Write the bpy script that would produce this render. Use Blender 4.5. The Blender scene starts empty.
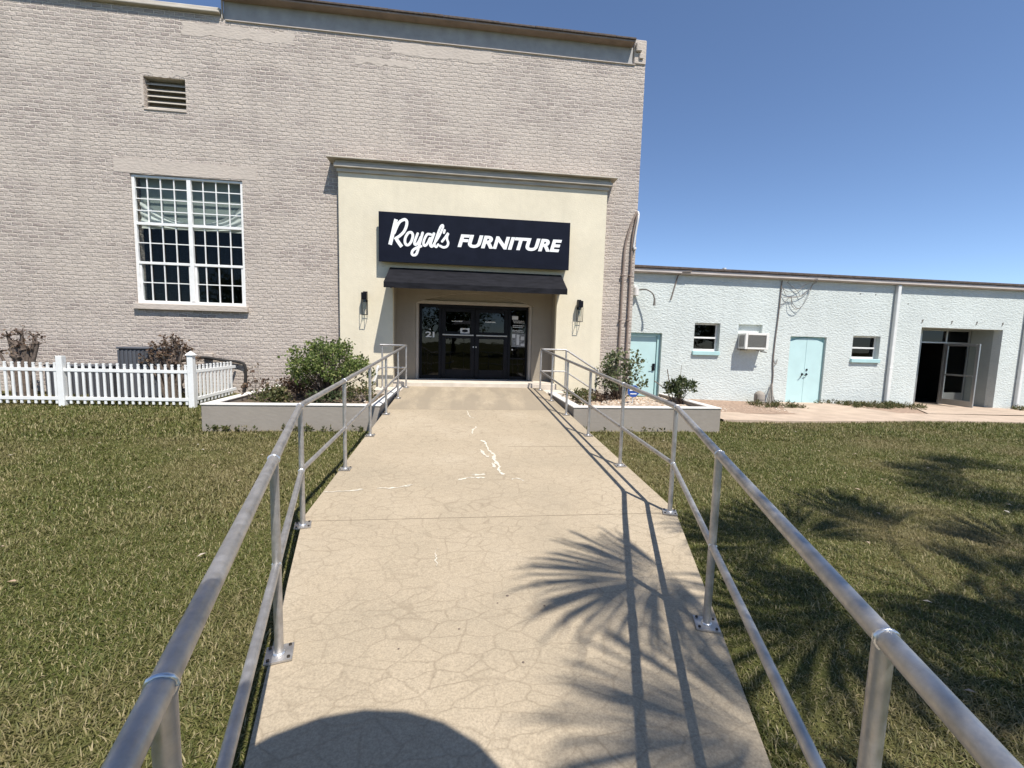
import bpy, math, random
import numpy as np
from mathutils import Vector, Matrix

rnd = random.Random(7)
SC = bpy.context.scene
COL = SC.collection

# ------------------------------------------------------------------ camera
cam_d = bpy.data.cameras.new('camera')
cam = bpy.data.objects.new('camera', cam_d)
COL.objects.link(cam)
cam_d.sensor_width = 36.0
cam_d.lens = 430.97 / 1024 * 36.0
cam_d.clip_start = 0.05
cam_d.clip_end = 1500
PITCH, YAW, ROLL = 0.098, 0.1226, 0.0267
_f = Vector((math.sin(YAW) * math.cos(PITCH), math.cos(YAW) * math.cos(PITCH), -math.sin(PITCH)))
_r = Vector((math.cos(YAW), -math.sin(YAW), 0))
_u = _r.cross(_f)
_r2 = _r * math.cos(ROLL) + _u * math.sin(ROLL)
_u2 = _u * math.cos(ROLL) - _r * math.sin(ROLL)
cam.matrix_world = Matrix(((_r2.x, _u2.x, -_f.x, 0), (_r2.y, _u2.y, -_f.y, 0), (_r2.z, _u2.z, -_f.z, 1.75), (0, 0, 0, 1)))
SC.camera = cam

# ------------------------------------------------------------------ light
SUN = Vector((0.25, -0.53, 1.0)).normalized()
world = bpy.data.worlds.new('World')
SC.world = world
world.use_nodes = True
wn = world.node_tree
sky = wn.nodes.new('ShaderNodeTexSky')
sky.sky_type = 'NISHITA'
sky.sun_disc = False
sky.sun_elevation = math.asin(SUN.z)
sky.sun_rotation = math.atan2(SUN.x, SUN.y)
sky.air_density = 0.65
sky.dust_density = 0.05
sky.ozone_density = 3.0
bg = wn.nodes['Background']
wn.links.new(sky.outputs[0], bg.inputs[0])
bg.inputs[1].default_value = 0.135
sun_d = bpy.data.lights.new('sun', 'SUN')
sun_d.energy = 4.7
sun_d.angle = math.radians(0.53)
sun_d.color = (1.0, 0.955, 0.885)
sun = bpy.data.objects.new('sun', sun_d)
COL.objects.link(sun)
sun.rotation_euler = SUN.to_track_quat('Z', 'Y').to_euler()
sun.location = (6, -12, 24)
SC.view_settings.view_transform = 'Standard'
SC.view_settings.look = 'None'
SC.view_settings.exposure = 0.5
SC.view_settings.gamma = 1.0
SC.view_settings.use_curve_mapping = False


# ------------------------------------------------------------------ materials
def new_mat(name):
    m = bpy.data.materials.new(name)
    m.use_nodes = True
    return m, m.node_tree.nodes, m.node_tree.links, m.node_tree.nodes['Principled BSDF']


def coords(N, L, scale=(1, 1, 1)):
    g = N.new('ShaderNodeNewGeometry')
    mp = N.new('ShaderNodeMapping')
    mp.inputs['Scale'].default_value = scale
    L.new(g.outputs['Position'], mp.inputs['Vector'])
    return mp.outputs[0]


def noise(N, L, vec, scale, detail=4, rough=0.55):
    n = N.new('ShaderNodeTexNoise')
    n.inputs['Scale'].default_value = scale
    n.inputs['Detail'].default_value = detail
    n.inputs['Roughness'].default_value = rough
    L.new(vec, n.inputs['Vector'])
    return n.outputs['Fac']


def ramp(N, L, fac, stops):
    r = N.new('ShaderNodeValToRGB')
    e = r.color_ramp.elements
    while len(e) < len(stops):
        e.new(0.5)
    for i, (p, c) in enumerate(stops):
        e[i].position = p
        e[i].color = (c[0], c[1], c[2], 1) if hasattr(c, '__len__') else (c, c, c, 1)
    L.new(fac, r.inputs[0])
    return r.outputs[0]


def mix(N, L, fac, a, b, mode='MIX'):
    m = N.new('ShaderNodeMix')
    m.data_type = 'RGBA'
    m.blend_type = mode
    for sock, v in ((m.inputs[0], fac), (m.inputs[6], a), (m.inputs[7], b)):
        if hasattr(v, 'is_output') or hasattr(v, 'links'):
            L.new(v, sock)
        elif hasattr(v, '__len__'):
            sock.default_value = (v[0], v[1], v[2], 1)
        else:
            sock.default_value = v
    return m.outputs[2]


def math_(N, L, op, a, b=0.0):
    m = N.new('ShaderNodeMath')
    m.operation = op
    for i, v in enumerate((a, b)):
        if hasattr(v, 'links'):
            L.new(v, m.inputs[i])
        else:
            m.inputs[i].default_value = v
    return m.outputs[0]


def bump(N, L, P, h, strength, dist):
    b = N.new('ShaderNodeBump')
    b.inputs['Strength'].default_value = strength
    b.inputs['Distance'].default_value = dist
    L.new(h, b.inputs['Height'])
    L.new(b.outputs[0], P.inputs['Normal'])


def simple(name, c, rough=0.6, metal=0.0, var=0.12, scale=4.0, bs=0.0, bd=0.01, bscale=60, spec=0.5, aniso=(1, 1, 1)):
    m, N, L, P = new_mat(name)
    v = coords(N, L, aniso)
    f = noise(N, L, v, scale, 5)
    lo = [x * (1 - var) for x in c]
    hi = [min(1, x * (1 + var)) for x in c]
    L.new(ramp(N, L, f, [(0.3, lo), (0.7, hi)]), P.inputs['Base Color'])
    P.inputs['Roughness'].default_value = rough
    P.inputs['Metallic'].default_value = metal
    P.inputs['Specular IOR Level'].default_value = spec
    if bs:
        bump(N, L, P, noise(N, L, v, bscale, 4), bs, bd)
    return m


def brick_mat():
    m, N, L, P = new_mat('painted_brick')
    g = N.new('ShaderNodeNewGeometry')
    sx = N.new('ShaderNodeSeparateXYZ')
    L.new(g.outputs['Position'], sx.inputs[0])
    cb = N.new('ShaderNodeCombineXYZ')
    L.new(sx.outputs[0], cb.inputs[0])
    L.new(sx.outputs[2], cb.inputs[1])
    n0 = N.new('ShaderNodeTexNoise')
    n0.inputs['Scale'].default_value = 5.0
    n0.inputs['Detail'].default_value = 5
    L.new(g.outputs['Position'], n0.inputs['Vector'])
    va = N.new('ShaderNodeVectorMath'); va.operation = 'MULTIPLY_ADD'
    va.inputs[1].default_value = (0.08, 0.07, 0)
    L.new(n0.outputs['Color'], va.inputs[0]); L.new(cb.outputs[0], va.inputs[2])
    bt = N.new('ShaderNodeTexBrick')
    bt.inputs['Scale'].default_value = 1.0
    bt.inputs['Brick Width'].default_value = 0.215
    bt.inputs['Row Height'].default_value = 0.090
    bt.inputs['Mortar Size'].default_value = 0.016
    bt.inputs['Mortar Smooth'].default_value = 0.5
    bt.inputs['Bias'].default_value = 0.0
    bt.inputs['Color1'].default_value = (0.375, 0.312, 0.278, 1)
    bt.inputs['Color2'].default_value = (0.53, 0.455, 0.400, 1)
    bt.inputs['Mortar'].default_value = (0.67, 0.588, 0.505, 1)
    L.new(va.outputs[0], bt.inputs['Vector'])
    big = noise(N, L, coords(N, L, (0.6, 0.6, 1.6)), 0.9, 6, 0.6)
    f = ramp(N, L, big, [(0.42, 0.0), (0.56, 1.0)])
    plain = mix(N, L, 0.72, bt.outputs['Color'], (0.61, 0.53, 0.455))
    col = mix(N, L, f, bt.outputs['Color'], plain)
    fine = noise(N, L, coords(N, L, (1, 1, 3.0)), 9.0, 6, 0.65)
    col = mix(N, L, 0.55, col, ramp(N, L, fine, [(0.3, 0.72), (0.7, 1.0)]), 'MULTIPLY')
    # rain streaks down the paint
    stk = noise(N, L, coords(N, L, (2.6, 1, 0.16)), 1.0, 5, 0.6)
    col = mix(N, L, ramp(N, L, stk, [(0.52, 0.0), (0.70, 0.38)]), col, (0.40, 0.345, 0.30))
    # a few darker worn bricks
    n2 = noise(N, L, coords(N, L, (3.5, 1, 12)), 1.0, 2)
    col = mix(N, L, ramp(N, L, n2, [(0.66, 0.0), (0.74, 0.55)]), col, (0.36, 0.315, 0.28))
    L.new(col, P.inputs['Base Color'])
    P.inputs['Roughness'].default_value = 0.8
    P.inputs['Specular IOR Level'].default_value = 0.25
    hm = math_(N, L, 'SUBTRACT', 1.0, bt.outputs['Fac'])
    fl = noise(N, L, coords(N, L, (1, 1, 1)), 28.0, 5, 0.6)
    h = math_(N, L, 'ADD', math_(N, L, 'MULTIPLY', hm, 0.8), math_(N, L, 'MULTIPLY', fl, 0.9))
    bump(N, L, P, h, 1.0, 0.030)
    return m


def stucco_mat(name, c, bs, scale, dist=0.02):
    m, N, L, P = new_mat(name)
    v = coords(N, L)
    big = noise(N, L, v, 0.8, 5)
    col = ramp(N, L, big, [(0.3, [x * 0.93 for x in c]), (0.7, [min(1, x * 1.05) for x in c])])
    mid = noise(N, L, v, 7.0, 5)
    col = mix(N, L, 0.25, col, ramp(N, L, mid, [(0.3, 0.8), (0.65, 1.0)]), 'MULTIPLY')
    stk = noise(N, L, coords(N, L, (3.2, 1, 0.22)), 1.0, 5, 0.6)
    col = mix(N, L, ramp(N, L, stk, [(0.50, 0.0), (0.72, 0.22)]), col, [x * 0.72 for x in c])
    L.new(col, P.inputs['Base Color'])
    P.inputs['Roughness'].default_value = 0.85
    P.inputs['Specular IOR Level'].default_value = 0.2
    w = N.new('ShaderNodeMapping')
    w.inputs['Rotation'].default_value = (0, 0.6, 0)
    w.inputs['Scale'].default_value = (1, 1, 2.0)
    g = N.new('ShaderNodeNewGeometry')
    L.new(g.outputs['Position'], w.inputs['Vector'])
    h = noise(N, L, w.outputs[0], scale, 5, 0.5)
    bump(N, L, P, h, bs, dist)
    return m


def concrete_mat():
    m, N, L, P = new_mat('walk_concrete')
    g = N.new('ShaderNodeNewGeometry')
    sp = N.new('ShaderNodeSeparateXYZ')
    L.new(g.outputs['Position'], sp.inputs[0])
    v = coords(N, L)
    big = noise(N, L, v, 0.9, 6, 0.6)
    col = ramp(N, L, big, [(0.3, (0.38, 0.315, 0.225)), (0.52, (0.43, 0.352, 0.25)), (0.72, (0.475, 0.395, 0.288))])
    grit = noise(N, L, v, 95.0, 3, 0.75)
    col = mix(N, L, 0.55, col, ramp(N, L, grit, [(0.36, 0.58), (0.62, 1.12)]), 'MULTIPLY')
    grit2 = noise(N, L, v, 34.0, 4, 0.7)
    col = mix(N, L, 0.5, col, ramp(N, L, grit2, [(0.3, 0.76), (0.62, 1.02)]), 'MULTIPLY')
    wear = noise(N, L, coords(N, L, (0.9, 0.45, 1)), 0.7, 7, 0.65)
    col = mix(N, L, ramp(N, L, wear, [(0.50, 0.0), (0.68, 0.30)]), col, (0.31, 0.26, 0.19))
    # map cracking
    wob = N.new('ShaderNodeTexNoise')
    wob.inputs['Scale'].default_value = 3.4
    wob.inputs['Detail'].default_value = 6
    wob.inputs['Roughness'].default_value = 0.65
    L.new(v, wob.inputs['Vector'])
    va = N.new('ShaderNodeVectorMath'); va.operation = 'MULTIPLY_ADD'
    va.inputs[1].default_value = (0.13, 0.13, 0)
    L.new(wob.outputs['Color'], va.inputs[0]); L.new(g.outputs['Position'], va.inputs[2])
    fl = N.new('ShaderNodeVectorMath'); fl.operation = 'MULTIPLY'
    fl.inputs[1].default_value = (0.85, 1.3, 0)
    L.new(va.outputs[0], fl.inputs[0])
    vo = N.new('ShaderNodeTexVoronoi')
    vo.feature = 'DISTANCE_TO_EDGE'
    vo.inputs['Scale'].default_value = 6.6
    L.new(fl.outputs[0], vo.inputs['Vector'])
    crack = ramp(N, L, vo.outputs['Distance'], [(0.0, 1.0), (0.02, 0.55), (0.06, 0.0)])
    where = ramp(N, L, noise(N, L, v, 0.75, 3), [(0.36, 0.55), (0.58, 1.0)])
    amt = math_(N, L, 'MULTIPLY', math_(N, L, 'MULTIPLY', math_(N, L, 'MULTIPLY', crack, where), ramp(N, L, noise(N, L, v, 5.0, 4), [(0.34, 0.45), (0.60, 1.0)])), 0.60)
    col = mix(N, L, amt, col, (0.22, 0.175, 0.12))
    # scuffed dark stain on the top slab by the doors, in streaks
    st = noise(N, L, coords(N, L, (1.6, 0.35, 1)), 1.6, 5, 0.6)
    yy = N.new('ShaderNodeMapRange')
    yy.inputs[1].default_value = 8.36; yy.inputs[2].default_value = 8.42
    L.new(sp.outputs[1], yy.inputs[0])
    stain = math_(N, L, 'MULTIPLY', ramp(N, L, st, [(0.40, 0.0), (0.56, 0.75)]), yy.outputs[0])
    col = mix(N, L, stain, col, (0.27, 0.225, 0.165))
    # saw-cut joints across the slab
    for y, xr in ((3.82, -9), (8.39, -9), (5.97, 0.7), (0.2, -9)):
        d = math_(N, L, 'ABSOLUTE', math_(N, L, 'SUBTRACT', sp.outputs[1], y))
        j = math_(N, L, 'LESS_THAN', d, 0.009 if y > 5 else 0.006)
        j = math_(N, L, 'MULTIPLY', j, math_(N, L, 'GREATER_THAN', sp.outputs[0], xr))
        col = mix(N, L, math_(N, L, 'MULTIPLY', j, 0.72), col, (0.15, 0.12, 0.08))
    L.new(col, P.inputs['Base Color'])
    P.inputs['Roughness'].default_value = 0.85
    P.inputs['Specular IOR Level'].default_value = 0.25
    h = math_(N, L, 'SUBTRACT', math_(N, L, 'ADD', math_(N, L, 'MULTIPLY', grit, 0.5), grit2), math_(N, L, 'MULTIPLY', crack, 0.6))
    bump(N, L, P, h, 0.35, 0.006)
    return m


def soil_mat():
    m, N, L, P = new_mat('lawn_soil')
    v = coords(N, L)
    a = noise(N, L, v, 0.55, 6, 0.62)
    col = ramp(N, L, a, [(0.32, (0.060, 0.072, 0.018)), (0.5, (0.092, 0.095, 0.030)), (0.68, (0.165, 0.135, 0.06))])
    b = noise(N, L, v, 26, 5, 0.7)
    col = mix(N, L, 0.75, col, ramp(N, L, b, [(0.3, 0.45), (0.62, 1.15)]), 'MULTIPLY')
    c = noise(N, L, v, 70, 3, 0.7)
    col = mix(N, L, ramp(N, L, c, [(0.6, 0.0), (0.72, 0.6)]), col, (0.30, 0.25, 0.13))
    L.new(col, P.inputs['Base Color'])
    P.inputs['Roughness'].default_value = 0.95
    P.inputs['Specular IOR Level'].default_value = 0.1
    bump(N, L, P, b, 0.9, 0.04)
    return m


def leafy(name, stops, patch=None, transl=0.3, rough=0.55):
    m, N, L, P = new_mat(name)
    g = N.new('ShaderNodeNewGeometry')
    col = ramp(N, L, g.outputs['Random Per Island'], stops)
    if patch:
        f = noise(N, L, coords(N, L), patch[0], 5, 0.6)
        col = mix(N, L, ramp(N, L, f, [(patch[1], 0.0), (patch[2], patch[4])]), col, patch[3])
    L.new(col, P.inputs['Base Color'])
    P.inputs['Roughness'].default_value = rough
    P.inputs['Specular IOR Level'].default_value = 0.3
    tr = N.new('ShaderNodeBsdfTranslucent')
    L.new(col, tr.inputs['Color'])
    mx = N.new('ShaderNodeMixShader')
    mx.inputs[0].default_value = transl
    L.new(P.outputs[0], mx.inputs[1]); L.new(tr.outputs[0], mx.inputs[2])
    L.new(mx.outputs[0], N['Material Output'].inputs[0])
    return m


def glass_mat(name, tint=(1, 1, 1), base=0.04, boost=1.0):
    m, N, L, P = new_mat(name)
    N.remove(P)
    lw = N.new('ShaderNodeLayerWeight'); lw.inputs[0].default_value = 0.5
    gl = N.new('ShaderNodeBsdfGlossy'); gl.inputs['Roughness'].default_value = 0.015
    tp = N.new('ShaderNodeBsdfTransparent'); tp.inputs[0].default_value = (tint[0], tint[1], tint[2], 1)
    wv = noise(N, L, coords(N, L), 1.6, 2)
    b = N.new('ShaderNodeBump'); b.inputs['Strength'].default_value = 0.06; b.inputs['Distance'].default_value = 0.03
    L.new(wv, b.inputs['Height']); L.new(b.outputs[0], gl.inputs['Normal'])
    mx = N.new('ShaderNodeMixShader')
    f5 = math_(N, L, 'POWER', lw.outputs['Facing'], 5.0)
    L.new(math_(N, L, 'MULTIPLY', math_(N, L, 'ADD', math_(N, L, 'MULTIPLY', f5, 0.9), base), boost), mx.inputs[0])
    L.new(tp.outputs[0], mx.inputs[1]); L.new(gl.outputs[0], mx.inputs[2])
    L.new(mx.outputs[0], N['Material Output'].inputs[0])
    return m


def metal_mat(name, c, rough, var=0.25):
    m, N, L, P = new_mat(name)
    v = coords(N, L)
    f = noise(N, L, v, 14, 5, 0.65)
    L.new(ramp(N, L, f, [(0.3, [x * (1 - var) for x in c]), (0.7, c)]), P.inputs['Base Color'])
    P.inputs['Metallic'].default_value = 0.85
    r = ramp(N, L, noise(N, L, v, 30, 4, 0.7), [(0.3, rough * 0.8), (0.7, min(1, rough * 1.35))])
    L.new(r, P.inputs['Roughness'])
    bump(N, L, P, noise(N, L, v, 160, 3), 0.12, 0.002)
    return m


M = {}
M['brick'] = brick_mat()
M['patch'] = stucco_mat('smooth_brick_paint', (0.525, 0.455, 0.39), 0.6, 12)
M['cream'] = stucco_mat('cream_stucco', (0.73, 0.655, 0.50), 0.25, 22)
M['cream_shade'] = stucco_mat('shaded_cream_stucco', (0.30, 0.262, 0.21), 0.25, 22)  # cream stucco with the entrance porch shade put into its colour
M['taupe'] = simple('taupe_trim_paint', (0.40, 0.355, 0.30), 0.6, var=0.08)
M['cornice'] = simple('weathered_cornice_paint', (0.47, 0.42, 0.35), 0.7, var=0.22, scale=6, aniso=(0.4, 1, 3))
M['grey_panel'] = simple('grey_eave_panel', (0.34, 0.325, 0.31), 0.7, var=0.14)
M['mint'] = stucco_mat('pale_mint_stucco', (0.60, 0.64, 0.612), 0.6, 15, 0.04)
M['mint_shade'] = stucco_mat('shaded_mint_stucco', (0.34, 0.37, 0.352), 0.4, 17)  # mint stucco darkened to carry the shade of the storefront porch
M['aqua'] = simple('aqua_door_paint', (0.48, 0.66, 0.655), 0.5, var=0.05, scale=2)
M['aqua_trim'] = simple('aqua_trim_paint', (0.40, 0.60, 0.60), 0.55, var=0.08)
M['white'] = simple('white_vinyl', (0.80, 0.80, 0.78), 0.45, var=0.05, scale=3)
M['white_frame'] = simple('white_window_paint', (0.80, 0.79, 0.76), 0.5, var=0.07, scale=8)
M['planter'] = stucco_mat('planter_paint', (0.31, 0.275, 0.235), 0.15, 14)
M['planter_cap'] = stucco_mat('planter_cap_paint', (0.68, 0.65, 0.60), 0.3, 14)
M['concrete'] = concrete_mat()
M['step'] = simple('pale_step_concrete', (0.60, 0.53, 0.44), 0.8, var=0.12, bs=0.2, bscale=80)
M['walk'] = simple('tan_sidewalk_concrete', (0.44, 0.34, 0.255), 0.85, var=0.16, scale=2.2, bs=0.25, bscale=60)
M['filler'] = simple('white_crack_filler', (0.60, 0.55, 0.45), 0.8, var=0.25, scale=25)
M['alum'] = metal_mat('brushed_aluminium', (0.60, 0.575, 0.55), 0.46, 0.34)
M['weld'] = metal_mat('bright_weld_metal', (0.80, 0.80, 0.80), 0.28, 0.1)
M['black'] = simple('black_paint', (0.009, 0.009, 0.012), 0.4, var=0.3, spec=0.15)
M['navy'] = simple('navy_black_sign_paint', (0.010, 0.0115, 0.020), 0.4, var=0.15, spec=0.12)
M['sign_white'] = simple('white_sign_lettering', (0.88, 0.88, 0.86), 0.5, var=0.02)
M['awning'] = simple('black_awning_canvas', (0.012, 0.012, 0.015), 0.7, var=0.4, scale=8, aniso=(0.5, 1, 2), spec=0.12)
M['dark_glass'] = glass_mat('dark_door_glass', (0.16, 0.165, 0.18), boost=0.8)
M['glass'] = glass_mat('window_glass', (0.86, 0.88, 0.87), boost=0.3)
M['lamp_glass'] = glass_mat('lamp_glass', (0.85, 0.87, 0.86))
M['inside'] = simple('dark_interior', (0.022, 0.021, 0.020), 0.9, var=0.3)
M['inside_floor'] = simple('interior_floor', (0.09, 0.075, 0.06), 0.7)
M['furn'] = simple('interior_furniture', (0.16, 0.14, 0.125), 0.7, var=0.4)
M['shade'] = simple('grey_green_roller_blind', (0.30, 0.335, 0.31), 0.8, var=0.06)
M['cloth'] = simple('white_curtain_cloth', (0.70, 0.71, 0.68), 0.85, var=0.04)
M['ac_grey'] = simple('dark_grey_condenser_paint', (0.085, 0.088, 0.10), 0.5, var=0.1)
M['ac_white'] = simple('off_white_enamel', (0.76, 0.74, 0.69), 0.45, var=0.05)
M['grille'] = simple('grey_grille', (0.17, 0.155, 0.135), 0.6, var=0.3, scale=30)
M['cable'] = simple('grey_brown_cable', (0.20, 0.17, 0.15), 0.7)
M['pipe'] = simple('brown_painted_pipe', (0.27, 0.205, 0.165), 0.6, var=0.15)
M['pale_pipe'] = simple('pale_painted_pipe', (0.62, 0.60, 0.57), 0.6, var=0.1)
M['pvc'] = simple('white_downspout_paint', (0.70, 0.70, 0.67), 0.5, var=0.06)
M['black_rubber'] = simple('black_pipe_insulation', (0.025, 0.022, 0.02), 0.85, bs=0.5, bscale=50)
M['roof_edge'] = simple('dark_roof_edge', (0.085, 0.062, 0.05), 0.85, var=0.4, scale=14)
M['fascia'] = simple('pinkish_weathered_fascia', (0.52, 0.46, 0.42), 0.7, var=0.18, scale=5, aniso=(0.4, 1, 3))
M['bark'] = simple('brown_bark', (0.125, 0.095, 0.075), 0.9, var=0.4, scale=20, bs=0.7, bscale=40)
M['twig'] = simple('grey_twig_bark', (0.24, 0.20, 0.165), 0.9, var=0.3, scale=25)
M['mulch'] = simple('brown_mulch', (0.12, 0.085, 0.055), 0.95, var=0.6, scale=35, bs=1.0, bscale=45, bd=0.03)
M['gravelbase'] = simple('tan_gravel_bed', (0.40, 0.31, 0.225), 0.9, var=0.4, scale=45, bs=1.0, bscale=45, bd=0.03)
M['soil'] = soil_mat()
M['dirt'] = simple('dry_dirt', (0.30, 0.21, 0.15), 0.95, var=0.4, scale=12, bs=0.6, bscale=40)
M['stone'] = leafy('river_stone', [(0.0, (0.48, 0.39, 0.29)), (0.4, (0.36, 0.25, 0.17)), (0.7, (0.60, 0.54, 0.45)), (1.0, (0.25, 0.185, 0.135))], transl=0.0, rough=0.8)
M['grass'] = leafy('grass_blade', [(0.0, (0.062, 0.080, 0.016)), (0.36, (0.115, 0.132, 0.030)), (0.64, (0.175, 0.172, 0.052)), (0.85, (0.27, 0.235, 0.108)), (1.0, (0.45, 0.38, 0.215))],
                   patch=(0.45, 0.46, 0.66, (0.30, 0.232, 0.125), 0.62), transl=0.3)
M['bush'] = leafy('bush_leaf', [(0.0, (0.055, 0.085, 0.02)), (0.5, (0.12, 0.165, 0.04)), (0.85, (0.20, 0.24, 0.075)), (1.0, (0.30, 0.30, 0.12))])
M['olive'] = leafy('olive_leaf', [(0.0, (0.06, 0.08, 0.035)), (0.5, (0.125, 0.15, 0.07)), (0.85, (0.21, 0.225, 0.115)), (1.0, (0.33, 0.29, 0.17))])
M['darkleaf'] = leafy('dark_leaf', [(0.0, (0.035, 0.052, 0.02)), (0.6, (0.075, 0.10, 0.04)), (1.0, (0.15, 0.16, 0.075))])
M['dryleaf'] = leafy('brown_dry_leaf', [(0.0, (0.075, 0.045, 0.032)), (0.5, (0.14, 0.085, 0.055)), (1.0, (0.24, 0.18, 0.12))])
M['ground_leaf'] = leafy('groundcover_leaf', [(0.0, (0.05, 0.06, 0.02)), (0.45, (0.095, 0.11, 0.035)), (0.8, (0.15, 0.13, 0.06)), (1.0, (0.26, 0.21, 0.11))])
M['palm'] = leafy('palm_leaf', [(0.0, (0.04, 0.075, 0.02)), (1.0, (0.09, 0.13, 0.04))], transl=0.12)
M['blue'] = simple('blue_sign_enamel', (0.025, 0.075, 0.30), 0.4, var=0.05)
M['umbrella'] = simple('grey_umbrella_canvas', (0.25, 0.25, 0.27), 0.8)
M['paper'] = simple('white_paper', (0.62, 0.62, 0.62), 0.7, var=0.05)
M['greypaper'] = simple('grey_poster', (0.20, 0.205, 0.21), 0.7, var=0.6, scale=18)
M['letter'] = simple('white_vinyl_letters', (0.66, 0.66, 0.66), 0.6, var=0.05)
M['brass'] = metal_mat('dark_bronze', (0.10, 0.085, 0.07), 0.45)
M['silver'] = metal_mat('silver_door_frame', (0.5, 0.5, 0.49), 0.42, 0.1)
M['rust'] = simple('rusty_terracotta', (0.42, 0.22, 0.15), 0.9, var=0.3)


# ------------------------------------------------------------------ mesh helper
class MB:
    def __init__(s):
        s.v = []; s.f = []; s.sm = []

    def add(s, verts, faces, smooth=False):
        o = len(s.v)
        s.v += [tuple(p) for p in verts]
        s.f += [tuple(i + o for i in f) for f in faces]
        s.sm += [smooth] * len(faces)
        return s

    def box(s, x0, x1, y0, y1, z0, z1):
        v = [(x0, y0, z0), (x1, y0, z0), (x1, y1, z0), (x0, y1, z0), (x0, y0, z1), (x1, y0, z1), (x1, y1, z1), (x0, y1, z1)]
        f = [(0, 3, 2, 1), (4, 5, 6, 7), (0, 1, 5, 4), (1, 2, 6, 5), (2, 3, 7, 6), (3, 0, 4, 7)]
        return s.add(v, f)

    def cbox(s, x0, x1, y0, y1, z0, z1, c=0.006):
        """box with chamfered edges"""
        c = min(c, (x1 - x0) * .45, (y1 - y0) * .45, (z1 - z0) * .45)
        xs, ys, zs = (x0, x1), (y0, y1), (z0, z1)
        v = []; idx = {}
        for i in (0, 1):
            for j in (0, 1):
                for k in (0, 1):
                    p = [xs[i], ys[j], zs[k]]
                    d = [c if i == 0 else -c, c if j == 0 else -c, c if k == 0 else -c]
                    for ax in range(3):
                        q = [p[n] + (0 if n == ax else d[n]) for n in range(3)]
                        idx[(i, j, k, ax)] = len(v); v.append(q)
        f = []
        f += [[idx[(a, 0, 0, 0)], idx[(a, 1, 0, 0)], idx[(a, 1, 1, 0)], idx[(a, 0, 1, 0)]] for a in (0, 1)]
        f += [[idx[(0, a, 0, 1)], idx[(1, a, 0, 1)], idx[(1, a, 1, 1)], idx[(0, a, 1, 1)]] for a in (0, 1)]
        f += [[idx[(0, 0, a, 2)], idx[(1, 0, a, 2)], idx[(1, 1, a, 2)], idx[(0, 1, a, 2)]] for a in (0, 1)]
        for a in (0, 1):
            for b in (0, 1):
                f.append([idx[(0, a, b, 1)], idx[(1, a, b, 1)], idx[(1, a, b, 2)], idx[(0, a, b, 2)]])
                f.append([idx[(a, 0, b, 0)], idx[(a, 1, b, 0)], idx[(a, 1, b, 2)], idx[(a, 0, b, 2)]])
                f.append([idx[(a, b, 0, 0)], idx[(a, b, 1, 0)], idx[(a, b, 1, 1)], idx[(a, b, 0, 1)]])
                for k in (0, 1):
                    f.append([idx[(a, b, k, 0)], idx[(a, b, k, 1)], idx[(a, b, k, 2)]])
        return s.add(v, f)

    def tube(s, pts, r, n=10, caps=True, smooth=True, taper=None):
        pts = [Vector(p) for p in pts]
        rs = r if isinstance(r, (list, tuple)) else [r] * len(pts)
        v = []; f = []
        up = None
        for i, p in enumerate(pts):
            if i == 0: t = pts[1] - p
            elif i == len(pts) - 1: t = p - pts[i - 1]
            else: t = (pts[i + 1] - p).normalized() + (p - pts[i - 1]).normalized()
            t.normalize()
            if up is None:
                up = Vector((0, 0, 1)) if abs(t.z) < 0.9 else Vector((1, 0, 0))
            a = t.cross(up).normalized(); b = a.cross(t).normalized(); up = b
            for k in range(n):
                an = 2 * math.pi * k / n
                v.append(p + (a * math.cos(an) + b * math.sin(an)) * rs[i])
        for i in range(len(pts) - 1):
            for k in range(n):
                f.append((i * n + k, i * n + (k + 1) % n, (i + 1) * n + (k + 1) % n, (i + 1) * n + k))
        s.add(v, f, smooth)
        if caps:
            s.add(v[:n], [tuple(range(n))]); s.add(v[-n:], [tuple(range(n))])
        return s

    def poly_y(s, pts, y0, y1):
        """polygon in XZ extruded from y0 to y1"""
        n = len(pts)
        v = [(x, y0, z) for x, z in pts] + [(x, y1, z) for x, z in pts]
        f = [tuple(range(n)), tuple(range(2 * n - 1, n - 1, -1))] + [(i, (i + 1) % n, n + (i + 1) % n, n + i) for i in range(n)]
        return s.add(v, f)

    def poly_z(s, pts, z0, z1):
        n = len(pts)
        v = [(x, y, z0) for x, y in pts] + [(x, y, z1) for x, y in pts]
        f = [tuple(range(n - 1, -1, -1)), tuple(range(n, 2 * n))] + [(i, (i + 1) % n, n + (i + 1) % n, n + i) for i in range(n)]
        return s.add(v, f)

    def poly_x(s, pts, x0, x1):
        n = len(pts)
        v = [(x0, y, z) for y, z in pts] + [(x1, y, z) for y, z in pts]
        f = [tuple(range(n)), tuple(range(2 * n - 1, n - 1, -1))] + [(i, (i + 1) % n, n + (i + 1) % n, n + i) for i in range(n)]
        return s.add(v, f)

    def wall(s, x0, x1, z0, z1, y0, y1, holes=()):
        """wall in the XZ plane, front at y0, with rectangular holes (hx0,hx1,hz0,hz1)"""
        xs = sorted({x0, x1} | {h[0] for h in holes} | {h[1] for h in holes})
        zs = sorted({z0, z1} | {h[2] for h in holes} | {h[3] for h in holes})
        xs = [x for x in xs if x0 <= x <= x1]; zs = [z for z in zs if z0 <= z <= z1]
        for i in range(len(xs) - 1):
            for j in range(len(zs) - 1):
                cx, cz = (xs[i] + xs[i + 1]) / 2, (zs[j] + zs[j + 1]) / 2
                if any(h[0] < cx < h[1] and h[2] < cz < h[3] for h in holes): continue
                for y in (y0, y1):
                    s.add([(xs[i], y, zs[j]), (xs[i + 1], y, zs[j]), (xs[i + 1], y, zs[j + 1]), (xs[i], y, zs[j + 1])], [(0, 1, 2, 3)])
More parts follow.
